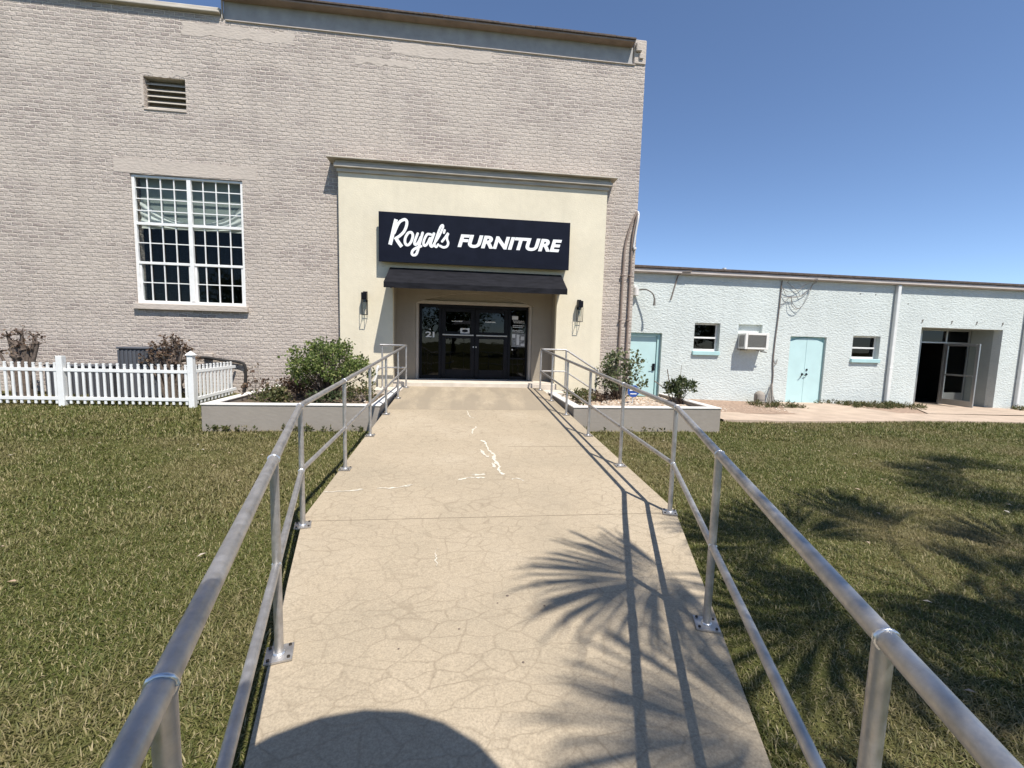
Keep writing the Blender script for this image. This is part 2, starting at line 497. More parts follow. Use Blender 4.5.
        for h in list(holes) + [(x0, x1, z0, z1)]:
            a, b, c, d = max(h[0], x0), min(h[1], x1), max(h[2], z0), min(h[3], z1)
            s.add([(a, y0, c), (b, y0, c), (b, y0, d), (a, y0, d), (a, y1, c), (b, y1, c), (b, y1, d), (a, y1, d)],
                  [(0, 1, 5, 4), (1, 2, 6, 5), (2, 3, 7, 6), (3, 0, 4, 7)])
        return s

    def build(s, name, mat, parent=None):
        me = bpy.data.meshes.new(name)
        me.from_pydata(s.v, [], s.f)
        me.update()
        if any(s.sm):
            me.polygons.foreach_set('use_smooth', s.sm)
        me.materials.append(mat)
        o = bpy.data.objects.new(name, me)
        COL.objects.link(o)
        if parent is not None:
            o.parent = parent
        return o


def tag(o, label=None, cat=None, group=None, kind=None):
    if label: o['label'] = label
    if cat: o['category'] = cat
    if group: o['group'] = group
    if kind: o['kind'] = kind
    return o


def thing(name, label, cat, loc=(0, 0, 0), group=None):
    o = bpy.data.objects.new(name, None)
    COL.objects.link(o)
    o.empty_display_size = 0.2
    o.location = loc
    return tag(o, label, cat, group)


def put(mb, name, mat, parent):
    """build a part from world coordinates under a thing whose Empty stands at parent.location"""
    base = Vector((0, 0, 0))
    p = parent
    while p is not None:
        base += p.location
        p = p.parent
    mb.v = [(x - base.x, y - base.y, z - base.z) for x, y, z in mb.v]
    return mb.build(name, mat, parent)


def put_each(mb, name, mat, parent):
    """one object for each separate piece of the builder"""
    root = list(range(len(mb.v)))
    def find(a):
        while root[a] != a:
            root[a] = root[root[a]]; a = root[a]
        return a
    key = {}
    for i, v in enumerate(mb.v):
        k = tuple(round(c, 5) for c in v)
        if k in key: root[find(i)] = find(key[k])
        else: key[k] = i
    for f in mb.f:
        for a in f[1:]: root[find(a)] = find(f[0])
    groups = {}
    for f, sm in zip(mb.f, mb.sm): groups.setdefault(find(f[0]), []).append((f, sm))
    out = []
    for fs in groups.values():
        m2 = MB(); idx = {}
        for f, sm in fs:
            for a in f:
                if a not in idx: idx[a] = len(m2.v); m2.v.append(mb.v[a])
            m2.f.append(tuple(idx[a] for a in f)); m2.sm.append(sm)
        out.append(put(m2, name, mat, parent))
    return out


def copy_tree(o, parent=None):
    c = o.copy(); COL.objects.link(c); c.parent = parent
    for ch in [x for x in bpy.data.objects if x.parent == o]:
        copy_tree(ch, c)
    return c


def fast_mesh(name, V, F, mat, k):
    """numpy mesh with faces of k corners"""
    me = bpy.data.meshes.new(name)
    nf = len(F)
    me.vertices.add(len(V)); me.vertices.foreach_set('co', V.astype(np.float32).ravel())
    me.loops.add(nf * k); me.loops.foreach_set('vertex_index', F.astype(np.int32).ravel())
    me.polygons.add(nf)
    me.polygons.foreach_set('loop_start', np.arange(0, nf * k, k, dtype=np.int32))
    me.polygons.foreach_set('loop_total', np.full(nf, k, dtype=np.int32))
    me.update(calc_edges=True)
    me.materials.append(mat)
    o = bpy.data.objects.new(name, me)
    COL.objects.link(o)
    return o


def sstep(a, b, x):
    t = min(1, max(0, (x - a) / (b - a)))
    return t * t * (3 - 2 * t)


# ------------------------------------------------------------------ ground
def ground(x, y):
    rise = 0.13 * sstep(5.5, 10.2, y) + 0.10 * max(0.0, min(1.5, y - 10.0))
    left = 1 - sstep(4.2, 8.0, x)
    fall = -0.12 * sstep(11, 18, x)
    return rise * left + fall * sstep(3, 8, y) + 0.03 * (1 - left) * sstep(8, 10, y)


def zr(y):
    """top of the concrete ramp"""
    return 0.0566 + 0.0213 * y if y < 3.8 else 0.0566 + 0.0213 * 3.8 + 0.0579 * (y - 3.8)


gx = np.unique(np.concatenate([[-300, -120, -60, -35], np.arange(-22, 24, 0.5), [27, 35, 60, 120, 300]]))
gy = np.unique(np.concatenate([[-300, -120, -60, -35, -20, -12], np.arange(-8, 14.1, 0.5), [17, 25, 40, 80, 150, 300]]))
gv = [(float(x), float(y), ground(min(max(x, -22), 22), min(max(y, -8), 11.6)) - 0.01) for y in gy for x in gx]
nx = len(gx)
gf = [(j * nx + i, j * nx + i + 1, (j + 1) * nx + i + 1, (j + 1) * nx + i) for j in range(len(gy) - 1) for i in range(nx - 1)]
lawn = MB().add(gv, gf, True).build('lawn', M['soil'])
tag(lawn, 'mown lawn of green and straw coloured grass on both sides of the ramp', 'lawn', kind='structure')

# concrete ramp: left and right edges
LE = [(-0.45, -6.0), (-0.45, 0.2), (-1.00, 2.42), (-1.36, 3.88), (-1.37, 6.0), (-1.37, 11.2)]
RE = [(0.82, -6.0), (0.82, 0.2), (1.62, 2.42), (2.13, 3.88), (2.13, 6.0), (2.13, 11.2)]


def edge_x(E, y):
    for (xa, ya), (xb, yb) in zip(E, E[1:]):
        if ya <= y <= yb:
            return xa + (xb - xa) * (y - ya) / (yb - ya)
    return E[-1][0]


mb = MB()
ys = [-6.0, 0.2, 2.42, 3.80, 3.88, 6.0, 8.4, 11.2]
tops = []
for y in ys:
    tops.append(((edge_x(LE, y), y, zr(y)), (edge_x(RE, y), y, zr(y))))
for a, b in zip(tops, tops[1:]):
    mb.add([a[0], a[1], b[1], b[0]], [(0, 1, 2, 3)])
    for s_ in (0, 1):
        p, q = a[s_], b[s_]
        mb.add([p, q, (q[0], q[1], -0.2), (p[0], p[1], -0.2)], [(0, 1, 2, 3)])
mb.add([tops[0][0], tops[0][1], (tops[0][1][0], -6, -.2), (tops[0][0][0], -6, -.2)], [(0, 1, 2, 3)])
rampo = mb.build('concrete_ramp', M['concrete'])
tag(rampo, 'tan cracked concrete ramp leading up to the black entrance doors', 'ramp', kind='structure')

# white crack filler smears on the ramp
def ribbon_ground(mb, pts, ws, lift=0.004):
    v = []
    for i, (x, y) in enumerate(pts):
        a = Vector(pts[max(0, i - 1)]); b = Vector(pts[min(len(pts) - 1, i + 1)])
        t = (b - a).normalized(); n = Vector((-t.y, t.x))
        w = ws[i] / 2 * rnd.uniform(0.7, 1.3)
        w2 = ws[i] / 2 * rnd.uniform(0.7, 1.3)
        v.append((x + n.x * w, y + n.y * w, zr(y + n.y * w) + lift)); v.append((x - n.x * w2, y - n.y * w2, zr(y - n.y * w2) + lift))
    mb.add(v, [(2 * i, 2 * i + 1, 2 * i + 3, 2 * i + 2) for i in range(len(pts) - 1)])


def jag(pts, n=3, amp=0.02):
    out = []
    for (x0, y0), (x1, y1) in zip(pts, pts[1:]):
        for k in range(n):
            t = k / n
            out.append((x0 + (x1 - x0) * t + (rnd.uniform(-amp, amp) if k else 0), y0 + (y1 - y0) * t + (rnd.uniform(-amp, amp) if k else 0)))
    out.append(pts[-1])
    return out


mb = MB()
for pts, w in (
        ([(0.34, 6.29), (0.40, 6.17), (0.41, 5.80), (0.48, 5.63), (0.46, 5.41), (0.50, 5.18), (0.49, 4.96), (0.53, 4.87)], 0.05),
        ([(0.30, 5.84), (0.35, 5.60), (0.40, 5.50)], 0.045), ([(0.43, 5.29), (0.45, 5.12)], 0.04),
        ([(0.16, 4.89), (0.32, 4.89)], 0.05), ([(0.0, 4.73), (0.16, 4.80), (0.31, 4.79)], 0.04),
        ([(0.60, 4.72), (0.67, 4.76), (0.75, 4.67)], 0.022), ([(-0.61, 4.55), (-0.50, 4.59)], 0.022),
        ([(0.15, 8.3), (0.20, 7.78), (0.28, 7.66)], 0.02), ([(0.30, 7.11), (0.23, 6.86), (0.22, 6.63)], 0.025),
        ([(-1.35, 4.44), (-1.17, 4.46), (-0.97, 4.50)], 0.03), ([(-0.84, 4.52), (-0.64, 4.53), (-0.48, 4.61)], 0.03),
        ([(-0.15, 3.27), (-0.16, 3.14), (-0.14, 3.0)], 0.008)):
    q = jag(pts, 6, 0.013)
    w *= .88
    ws = [w * rnd.uniform(0.25, 1.3) for _ in q]; ws[0] = ws[-1] = w * 0.2
    ribbon_ground(mb, q, ws)
mb.build('crack_filler', M['filler'], rampo)

# step slab in front of the doors
step = MB().cbox(-1.66, 2.55, 11.08, 12.5, 0.2, 0.665, 0.01).build('entrance_step', M['step'])
tag(step, 'pale concrete step slab under the black entrance doors', 'step', kind='structure')
mb = MB()
mb.cbox(-2.05, -1.374, 10.45, 11.06, 0.1, 0.535, 0.01)
mb.cbox(2.134, 2.95, 10.40, 11.06, 0.1, 0.525, 0.01)
mb.cbox(2.96, 3.35, 10.40, 11.06, 0.1, 0.36, 0.01)
side = mb.build('landing', M['step'])
tag(side, 'pale concrete side landings at the top of the ramp', 'landing', kind='structure')

# sidewalk along the mint building
mb = MB()
XS = [6.0, 8, 10, 12, 14, 16, 18, 20, 24, 40]
for a, b in zip(XS, XS[1:]):
    ya, yb = 9.05 + (a - 6) * 0.05, 9.05 + (b - 6) * 0.05
    za, zb = ground(min(a, 22), 9.5) + 0.035, ground(min(b, 22), 9.5) + 0.035
    mb.add([(a, ya, za), (b, yb, zb), (b, yb + 1.15, zb), (a, ya + 1.15, za), (a, ya, za - .1), (b, yb, zb - .1)], [(0, 1, 2, 3), (4, 5, 1, 0)])
for x0, x1, xa, xb in ((10.05, 11.75, 8.7, 12.2), (14.8, 18.3, 13.2, 18.4)):
    # aprons from the doors down to the path
    ya, yb = 10.2 + (xa - 6) * .05, 10.2 + (xb - 6) * .05
    mb.add([(xa, ya, ground(xa, 10) + .034), (xb, yb, ground(xb, 10) + .034), (x1, 12.44, ground(x1, 12) + .034), (x0, 12.44, ground(x0, 12) + .034)], [(0, 1, 2, 3)])
walk = mb.build('sidewalk', M['walk'])
tag(walk, 'tan concrete sidewalk along the pale mint building', 'sidewalk', kind='structure')
mb = MB()
mb.add([(5.4, 10.0, ground(6, 10) + .02), (9.6, 10.2, ground(9.6, 10) + .02), (10.0, 12.44, ground(10, 12) + .02), (5.3, 12.44, ground(6, 12) + .02)], [(0, 1, 2, 3)])
mb.add([(11.8, 10.4, ground(12, 10) + .016), (14.7, 10.6, ground(14.7, 10) + .016), (14.8, 12.44, ground(14.8, 12) + .016), (11.8, 12.44, ground(12, 12) + .016)], [(0, 1, 2, 3)])
mb.add([(18.2, 10.9, ground(18, 10) + .016), (30, 11.4, ground(20, 10) + .016), (30, 12.44, ground(20, 12) + .016), (18.2, 12.44, ground(18, 12) + .016)], [(0, 1, 2, 3)])
bed = mb.build('dirt_bed', M['dirt'])
tag(bed, 'dry dirt bed between the sidewalk and the mint wall', 'ground', kind='structure')

# ------------------------------------------------------------------ brick building
YB, YE, YW = 11.52, 11.316, 11.90
bb = thing('brick_building', 'tall cream-grey painted brick store with a cream stucco entrance block', 'building', (0, YB, 0))
W_ = (-7.72, -5.26, 2.44, 5.43)
V_ = (-7.32, -6.43, 6.91, 7.61)
mb = MB()
mb.wall(-24, 4.70, -0.3, 9.0, YB, YB + 0.35, [W_, V_, (-1.86, 2.70, -0.3, 3.62)])
mb.box(-24, -5.58, YB, YB + 0.35, 9.0005, 9.08)
mb.box(4.35, 4.70, YB + 0.36, 30, -0.3, 9.0)
put(mb, 'wall', M['brick'], bb)
mb = MB()
mb.box(-24, 4.34, YB + 0.36, 30, 8.7, 8.8)
put(mb, 'roof', M['roof_edge'], bb)
# parapet left: coping with drip edge
mb = MB()
mb.cbox(-24, -5.60, YB - 0.10, YB + 0.42, 9.085, 9.13, 0.01)
mb.cbox(-24, -5.60, YB - 0.04, YB + 0.40, 9.135, 9.235, 0.02)
put(mb, 'parapet_coping', M['cornice'], bb)
# right: recessed eave band under an overhanging roof edge
mb = MB()
mb.box(-5.55, 4.36, YB + 0.03, YB + 0.30, 9.003, 9.42)
put(mb, 'eave_panel', M['grey_panel'], bb)
mb = MB()
mb.cbox(-5.56, 4.33, YB - 0.20, YB + 0.29, 9.415, 9.455, 0.006)
put(mb, 'eave_fascia', M['pipe'], bb)
mb = MB()
x = -5.57
while x < 4.33:
    l = rnd.uniform(0.5, 0.9); e = min(4.345, x + l)
    h = rnd.uniform(0, 0.014)
    mb.cbox(x, e - 0.004, YB - 0.225 - rnd.uniform(0, .01), YB + 0.33, 9.458, 9.50 + h, 0.008)
    x += l
put(mb, 'roof_edge', M['roof_edge'], bb)
mb = MB()
mb.cbox(-5.50, 4.42, YB - 0.03, YB + 0.02, 8.975, 9.000, 0.006)
put(mb, 'band_ledge', M['patch'], bb)
mb = MB()
mb.cbox(4.375, 4.70, YB - 0.03, YB + 0.32, 9.003, 9.60, 0.02)
mb.cbox(4.40, 4.56, YB - 0.10, YB - 0.032, 9.28, 9.50, 0.02)
mb.cbox(4.50, 4.62, YB - 0.07, YB - 0.032, 9.12, 9.26, 0.02)
put(mb, 'parapet_end', M['patch'], bb)
mb = MB()
mb.cbox(-5.578, -5.555, YB - 0.035, YB + 0.028, 9.003, 9.424, 0.004)
put(mb, 'eave_end_board', M['taupe'], bb)
# smooth repaired paint patches
def blob_patch(mb, x0, x1, z0, z1, y, rough=0.03, n=12):
    pts = []
    for i in range(n): pts.append((x0 + (x1 - x0) * i / n, z0 + rnd.uniform(-rough, rough)))
    for i in range(4): pts.append((x1 + rnd.uniform(-rough, rough), z0 + (z1 - z0) * i / 4))
    for i in range(n): pts.append((x1 - (x1 - x0) * i / n, z1 + rnd.uniform(-rough, rough)))
    for i in range(4): pts.append((x0 + rnd.uniform(-rough, rough), z1 - (z1 - z0) * i / 4))
    mb.poly_y(pts, y, y + 0.05)
mb = MB()
blob_patch(mb, -8.05, -4.92, 5.45, 5.76, YB - 0.006, 0.012)
put(mb, 'lintel', M['patch'], bb)
mb = MB()
for (a, b, c, d) in ((-6.45, -4.0, 8.60, 8.86), (-1.75, 0.7, 8.66, 8.93), (-7.5, -6.3, 7.66, 7.75), (-2.6, -1.2, 8.35, 8.5)):
    blob_patch(mb, a, b, c, d, YB - 0.004, 0.04)
put_each(mb, 'paint_patch', M['patch'], bb)
# window
w = put(MB().box(-7.72, -5.26, YB + 0.16, YB + 0.165, 5.425, 5.429), 'window', M['white_frame'], bb)
mb = MB()
yf0, yf1 = YB + 0.035, YB + 0.095
mb.cbox(-7.72, -7.655, yf0, yf1, 2.44, 5.42, .004); mb.cbox(-5.325, -5.262, yf0, yf1, 2.44, 5.42, .004)
mb.cbox(-7.654, -5.326, yf0, yf1, 5.37, 5.42, .004); mb.cbox(-7.654, -5.326, yf0, yf1, 2.44, 2.51, .004)
mb.cbox(-6.52, -6.43, yf0 - .012, yf1, 2.512, 5.368, .004)
for xa, xb in ((-7.653, -6.522), (-6.428, -5.327)):
    mb.cbox(xa, xb, yf0 - .01, yf1, 4.28, 4.345, .004)
    mb.cbox(xa, xb, yf0 + .002, yf1, 3.37, 3.43, .004)
    # lower sash stiles stand further in
    mb.cbox(xa, xa + .045, yf0 + .02, yf1 + .03, 2.512, 3.368, .003); mb.cbox(xb - .045, xb, yf0 + .02, yf1 + .03, 2.512, 3.368, .003)
put(mb, 'frame', M['white_frame'], w)
mb = MB()
ym = YB + 0.06
for z in (5.14, 4.89, 4.62, 3.87, 2.94):
    for xa, xb in ((-7.653, -6.522), (-6.428, -5.327)):
        mb.box(xa, xb, ym, ym + .022, z - .011, z + .011)
for x in (-7.40, -7.11, -6.815, -6.175, -5.885, -5.595):
    for za, zb in ((4.346, 5.368), (3.432, 4.278), (2.512, 3.368)):
        mb.box(x - .011, x + .011, ym - .004, ym + .02, za, zb)
put(mb, 'muntins', M['white_frame'], w)
put(MB().box(-7.65, -5.33, ym + .03, ym + .034, 2.51, 5.37), 'pane', M['glass'], w)
put(MB().cbox(-7.76, -5.20, YB - 0.09, YB + 0.10, 2.29, 2.437, .012), 'sill', M['patch'], w)
# room behind the window
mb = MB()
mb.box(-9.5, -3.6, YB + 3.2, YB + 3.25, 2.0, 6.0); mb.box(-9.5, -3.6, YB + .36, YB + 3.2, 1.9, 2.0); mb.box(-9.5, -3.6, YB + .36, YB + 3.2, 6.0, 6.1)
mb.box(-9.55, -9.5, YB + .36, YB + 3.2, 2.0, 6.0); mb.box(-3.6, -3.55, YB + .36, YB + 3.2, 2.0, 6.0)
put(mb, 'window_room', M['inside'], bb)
# vent with louvres
v = put(MB().box(-7.32, -6.43, YB + 0.20, YB + 0.22, 6.91, 7.61), 'vent', M['grille'], bb)
mb = MB()
for k, z in enumerate((7.00, 7.13, 7.26, 7.39, 7.52)):
    mb.add([(-7.31, YB + .08, z - .035), (-6.44, YB + .08, z - .035), (-6.44, YB + .19, z + .05), (-7.31, YB + .19, z + .05),
            (-7.31, YB + .08, z - .05), (-6.44, YB + .08, z - .05), (-6.44, YB + .19, z + .035), (-7.31, YB + .19, z + .035)],
           [(0, 1, 2, 3), (4, 5, 6, 7), (0, 1, 5, 4)])
put(mb, 'louvre', M['cornice'], v)
put(MB().cbox(-7.34, -6.42, YB - .02, YB + .12, 6.868, 6.908, .012), 'vent_sill', M['patch'], v)
mb = MB()
blob_patch(mb, -7.375, -7.325, 6.95, 7.62, YB - .012, .012, 4); blob_patch(mb, -7.1, -6.75, 7.612, 7.66, YB - .015, .012, 5)
put_each(mb, 'vent_plaster', M['patch'], v)

# entrance block
mb = MB()
mb.wall(-2.98, 3.77, -0.2, 5.72, YE, YB - 0.005, [(-1.69, 2.53, -0.2, 3.35)])
put(mb, 'entrance_block', M['cream'], bb)
mb = MB()
mb.cbox(-3.01, 3.80, YE - .045, YB - .006, 5.725, 5.815, .006)
mb.cbox(-3.06, 3.86, YE - .11, YB - .006, 5.818, 5.905, .008)
mb.cbox(-3.03, 3.83, YE - .06, YB - .006, 5.907, 5.985, .006)
mb.cbox(-3.21, 3.98, YE - .19, YB - .006, 5.987, 6.012, .005)
mb.poly_x([(YE - .185, 6.014), (YB - .006, 6.014), (YB - .006, 6.09)], -3.20, 3.97)
put(mb, 'cornice', M['cornice'], bb)
# recessed porch: side cheeks, ceiling, back wall with a shallow arch
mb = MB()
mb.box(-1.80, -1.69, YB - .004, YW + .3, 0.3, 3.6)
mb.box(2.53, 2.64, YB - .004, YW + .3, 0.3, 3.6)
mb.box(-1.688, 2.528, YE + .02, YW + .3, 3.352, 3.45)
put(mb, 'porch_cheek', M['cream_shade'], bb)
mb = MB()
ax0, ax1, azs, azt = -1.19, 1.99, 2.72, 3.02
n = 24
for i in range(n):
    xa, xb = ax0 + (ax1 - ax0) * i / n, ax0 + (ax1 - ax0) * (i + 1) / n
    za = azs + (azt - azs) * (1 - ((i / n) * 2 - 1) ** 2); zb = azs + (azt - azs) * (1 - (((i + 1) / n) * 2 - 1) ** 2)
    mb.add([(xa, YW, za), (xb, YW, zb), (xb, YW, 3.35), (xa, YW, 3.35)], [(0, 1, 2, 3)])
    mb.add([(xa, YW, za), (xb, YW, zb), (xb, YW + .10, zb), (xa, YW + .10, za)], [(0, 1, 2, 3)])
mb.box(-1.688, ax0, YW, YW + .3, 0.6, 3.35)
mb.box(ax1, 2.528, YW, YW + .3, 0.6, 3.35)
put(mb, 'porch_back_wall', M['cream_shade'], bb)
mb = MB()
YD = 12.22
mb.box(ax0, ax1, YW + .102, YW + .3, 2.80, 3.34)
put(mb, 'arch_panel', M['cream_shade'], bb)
mb = MB()
mb.cbox(-1.19, -1.115, YW + .06, YD + .1, 0.665, 2.72, .006); mb.cbox(1.915, 1.99, YW + .06, YD + .1, 0.665, 2.72, .006)
mb.cbox(-1.19, 1.99, YW + .06, YD + .1, 2.722, 2.80, .006)
put(mb, 'door_casing', M['taupe'], bb)

# doors: two leaves, two sidelights, black frame
mb = MB()
for a, b in ((-1.112, -1.04), (-.585, -.515), (1.355, 1.425), (1.86, 1.912)):
    mb.cbox(a, b, YD - .04, YD + .06, 0.667, 2.718, .005)
mb.cbox(-1.04, 1.86, YD - .039, YD + .06, 2.64, 2.717, .005)
mb.cbox(-1.038, -.587, YD - .038, YD + .05, .667, .76, .005); mb.cbox(1.427, 1.858, YD - .038, YD + .05, .667, .76, .005)
mb.cbox(1.427, 1.858, YD - .038, YD + .05, 1.25, 1.29, .005)
put(mb, 'door_frame', M['black'], bb)
for xa, xb in ((-1.038, -.587), (1.427, 1.858)):
    put(MB().box(xa, xb, YD + .0, YD + .006, .762, 2.638), 'sidelight', M['dark_glass'], bb)
for xa, xb, s_ in ((-.512, .414, 1), (.420, 1.352, -1)):
    mb = MB()
    st, yy0, yy1 = .12, YD - .025, YD + .03
    mb.cbox(xa, xa + st, yy0, yy1, .69, 2.635, .005); mb.cbox(xb - st, xb, yy0, yy1, .69, 2.635, .005)
    mb.cbox(xa + st, xb - st, yy0, yy1, .69, .93, .005); mb.cbox(xa + st, xb - st, yy0, yy1, 2.53, 2.635, .005)
    mb.cbox(xa + st, xb - st, yy0, yy1, 1.80, 1.99, .005)
    dr = put(mb, 'entrance_door', M['black'], bb)
    put(MB().box(xa + st, xb - st, YD, YD + .006, .93, 2.53), 'pane', M['dark_glass'], dr)
    mb = MB()
    mb.cbox(xa + .03, xb - .03, YD - .085, YD - .05, 1.875, 1.915, .008)
    mb.box(xa + .06, xa + .10, YD - .05, YD - .026, 1.878, 1.912); mb.box(xb - .10, xb - .06, YD - .05, YD - .026, 1.878, 1.912)
    put(mb, 'push_bar', M['silver'], dr)
    xc = (xa + xb) / 2 - .04
    mb = MB()
    x = xc - .14
    while x < xc + .14:
        wd = rnd.uniform(.012, .03)
        mb.box(x, x + wd, YD - .003, YD - .0005, 2.262, 2.262 + rnd.choice((.022, .03)))
        x += wd + .007
    put_each(mb, 'small_lettering', M['letter'], dr)
    if s_ == 1:
        put(MB().box(.01, .265, YD - .030, YD - .026, 1.94, 2.085), 'notice_sticker', M['paper'], dr)
        put(MB().poly_y([(.14 + .085 * math.cos(a * math.pi / 8), 2.012 + .042 * math.sin(a * math.pi / 8)) for a in range(16)], YD - .034, YD - .0305), 'sticker_emblem', M['black'], dr)
    put(MB().tube([(.38 if s_ > 0 else .455, YD - .028, 1.57), (.38 if s_ > 0 else .455, YD - .045, 1.57)], .02, 10), 'lock', M['silver'], dr)
# right sidelight stickers and poster
mb = MB(); mb.box(1.46, 1.63, YD - .005, YD - .001, 2.37, 2.47)
put(mb, 'notice_label', M['paper'], bb)
mb = MB()
for row, z in enumerate((2.32, 2.275, 2.19, 2.145, 2.055, 2.015)):
    x = 1.50 + rnd.uniform(-.03, .05)
    while x < 1.80 - rnd.uniform(0, .04):
        wd = rnd.uniform(.01, .028)
        mb.box(x, x + wd, YD - .004, YD - .0005, z, z + rnd.choice((.018, .024)))
        x += wd + .008
put_each(mb, 'opening_hours', M['letter'], bb)
mb = MB(); mb.box(1.46, 1.845, YD - .006, YD - .001, 1.60, 1.985)
po = put(mb, 'poster', M['greypaper'], bb)
mb = MB(); mb.box(1.60, 1.68, YD - .009, YD - .0065, 1.66, 1.95); mb.box(1.47, 1.56, YD - .009, YD - .0065, 1.86, 1.96)
mb.box(1.72, 1.82, YD - .009, YD - .0065, 1.80, 1.90); mb.box(1.72, 1.83, YD - .009, YD - .0065, 1.63, 1.70)
put_each(mb, 'poster_print', M['paper'], po)
mb = MB(); mb.tube([(1.485, YD - .001, 1.52), (1.485, YD - .01, 1.52)], .022, 10); mb.build
put(mb, 'round_sticker', M['paper'], bb)


def text_part(txt, x0, x1, z0, z1, y, depth, name, mat, parent, shear=0.0, offset=0.0):
    cu = bpy.data.curves.new(name, 'FONT')
    cu.body = txt; cu.size = 1.0; cu.shear = shear; cu.offset = offset; cu.extrude = 0.0
    cu.space_character = 1.04 if len(txt) > 3 else 0.8
    tmp = bpy.data.objects.new(name, cu)
    COL.objects.link(tmp)
    dg = bpy.context.evaluated_depsgraph_get()
    me = bpy.data.meshes.new_from_object(tmp.evaluated_get(dg))
    vs = [v.co.copy() for v in me.vertices]
    fs = [tuple(p.vertices) for p in me.polygons]
    edges = {}
    for f in fs:
        for a, b in zip(f, f[1:] + f[:1]):
            edges[tuple(sorted((a, b)))] = edges.get(tuple(sorted((a, b))), 0) + 1
    bpy.data.objects.remove(tmp); bpy.data.meshes.remove(me); bpy.data.curves.remove(cu)
    ax, bx = min(v.x for v in vs), max(v.x for v in vs); ay, by = min(v.y for v in vs), max(v.y for v in vs)
    P = [(x0 + (v.x - ax) / (bx - ax) * (x1 - x0), z0 + (v.y - ay) / (by - ay) * (z1 - z0)) for v in vs]
    mb = MB()
    mb.add([(x, y, z) for x, z in P], fs)
    n = len(P)
    mb.add([(x, y, z) for x, z in P] + [(x, y + depth, z) for x, z in P], [(a, b, b + n, a + n) for (a, b), c in edges.items() if c == 1])
    return put(mb, name, mat, parent)


text_part('21', -.945, -.70, 1.815, 1.965, YD - .004, .003, 'house_number', M['letter'], bb, 0, 0.02)
mb = MB(); mb.tube([(-.82, YD - .0005, 2.03), (-.82, YD - .006, 2.03)], .018, 8)
put(mb, 'number_dot', M['letter'], bb)
# shop interior behind the doors
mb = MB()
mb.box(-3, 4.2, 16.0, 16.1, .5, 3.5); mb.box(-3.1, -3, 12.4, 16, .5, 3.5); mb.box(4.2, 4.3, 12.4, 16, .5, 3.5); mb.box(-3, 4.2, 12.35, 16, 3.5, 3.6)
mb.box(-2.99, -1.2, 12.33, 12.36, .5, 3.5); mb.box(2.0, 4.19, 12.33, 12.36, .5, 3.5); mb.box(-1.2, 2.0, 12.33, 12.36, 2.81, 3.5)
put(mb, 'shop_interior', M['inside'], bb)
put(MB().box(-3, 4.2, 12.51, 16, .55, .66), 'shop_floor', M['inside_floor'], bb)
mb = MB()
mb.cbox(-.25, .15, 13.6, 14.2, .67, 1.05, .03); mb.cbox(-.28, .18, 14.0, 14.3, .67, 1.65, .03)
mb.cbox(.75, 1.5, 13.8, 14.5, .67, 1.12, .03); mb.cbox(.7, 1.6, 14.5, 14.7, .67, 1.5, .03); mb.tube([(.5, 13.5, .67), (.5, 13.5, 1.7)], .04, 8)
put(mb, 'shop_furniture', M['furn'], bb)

# curtain hanging inside the window
cu = thing('curtain', 'white swagged curtain behind the upper panes of the large grid window', 'curtain', (-6.49, YB + .3, 4.3))
put(MB().box(-7.66, -5.30, YB + .24, YB + .25, 4.30, 5.50), 'blind', M['shade'], cu)
mb = MB()
nx_, nz_ = 60, 22
vv = []
for j in range(nz_ + 1):
    for i in range(nx_ + 1):
        t = i / nx_; x = -7.66 + 2.36 * t
        top = 4.40 + 0.55 * abs(2 * t - 1) ** 2.2
        s_ = j / nz_
        z = 4.24 + (top - 4.24) * s_
        fold = .018 * math.sin(s_ * 22 + 3 * math.sin(t * 3.1)) + .01 * math.sin(t * 25)
        vv.append((x, YB + .205 + fold, z))
mb.add(vv, [(j * (nx_ + 1) + i, j * (nx_ + 1) + i + 1, (j + 1) * (nx_ + 1) + i + 1, (j + 1) * (nx_ + 1) + i) for j in range(nz_) for i in range(nx_)], True)
put(mb, 'swag', M['cloth'], cu)

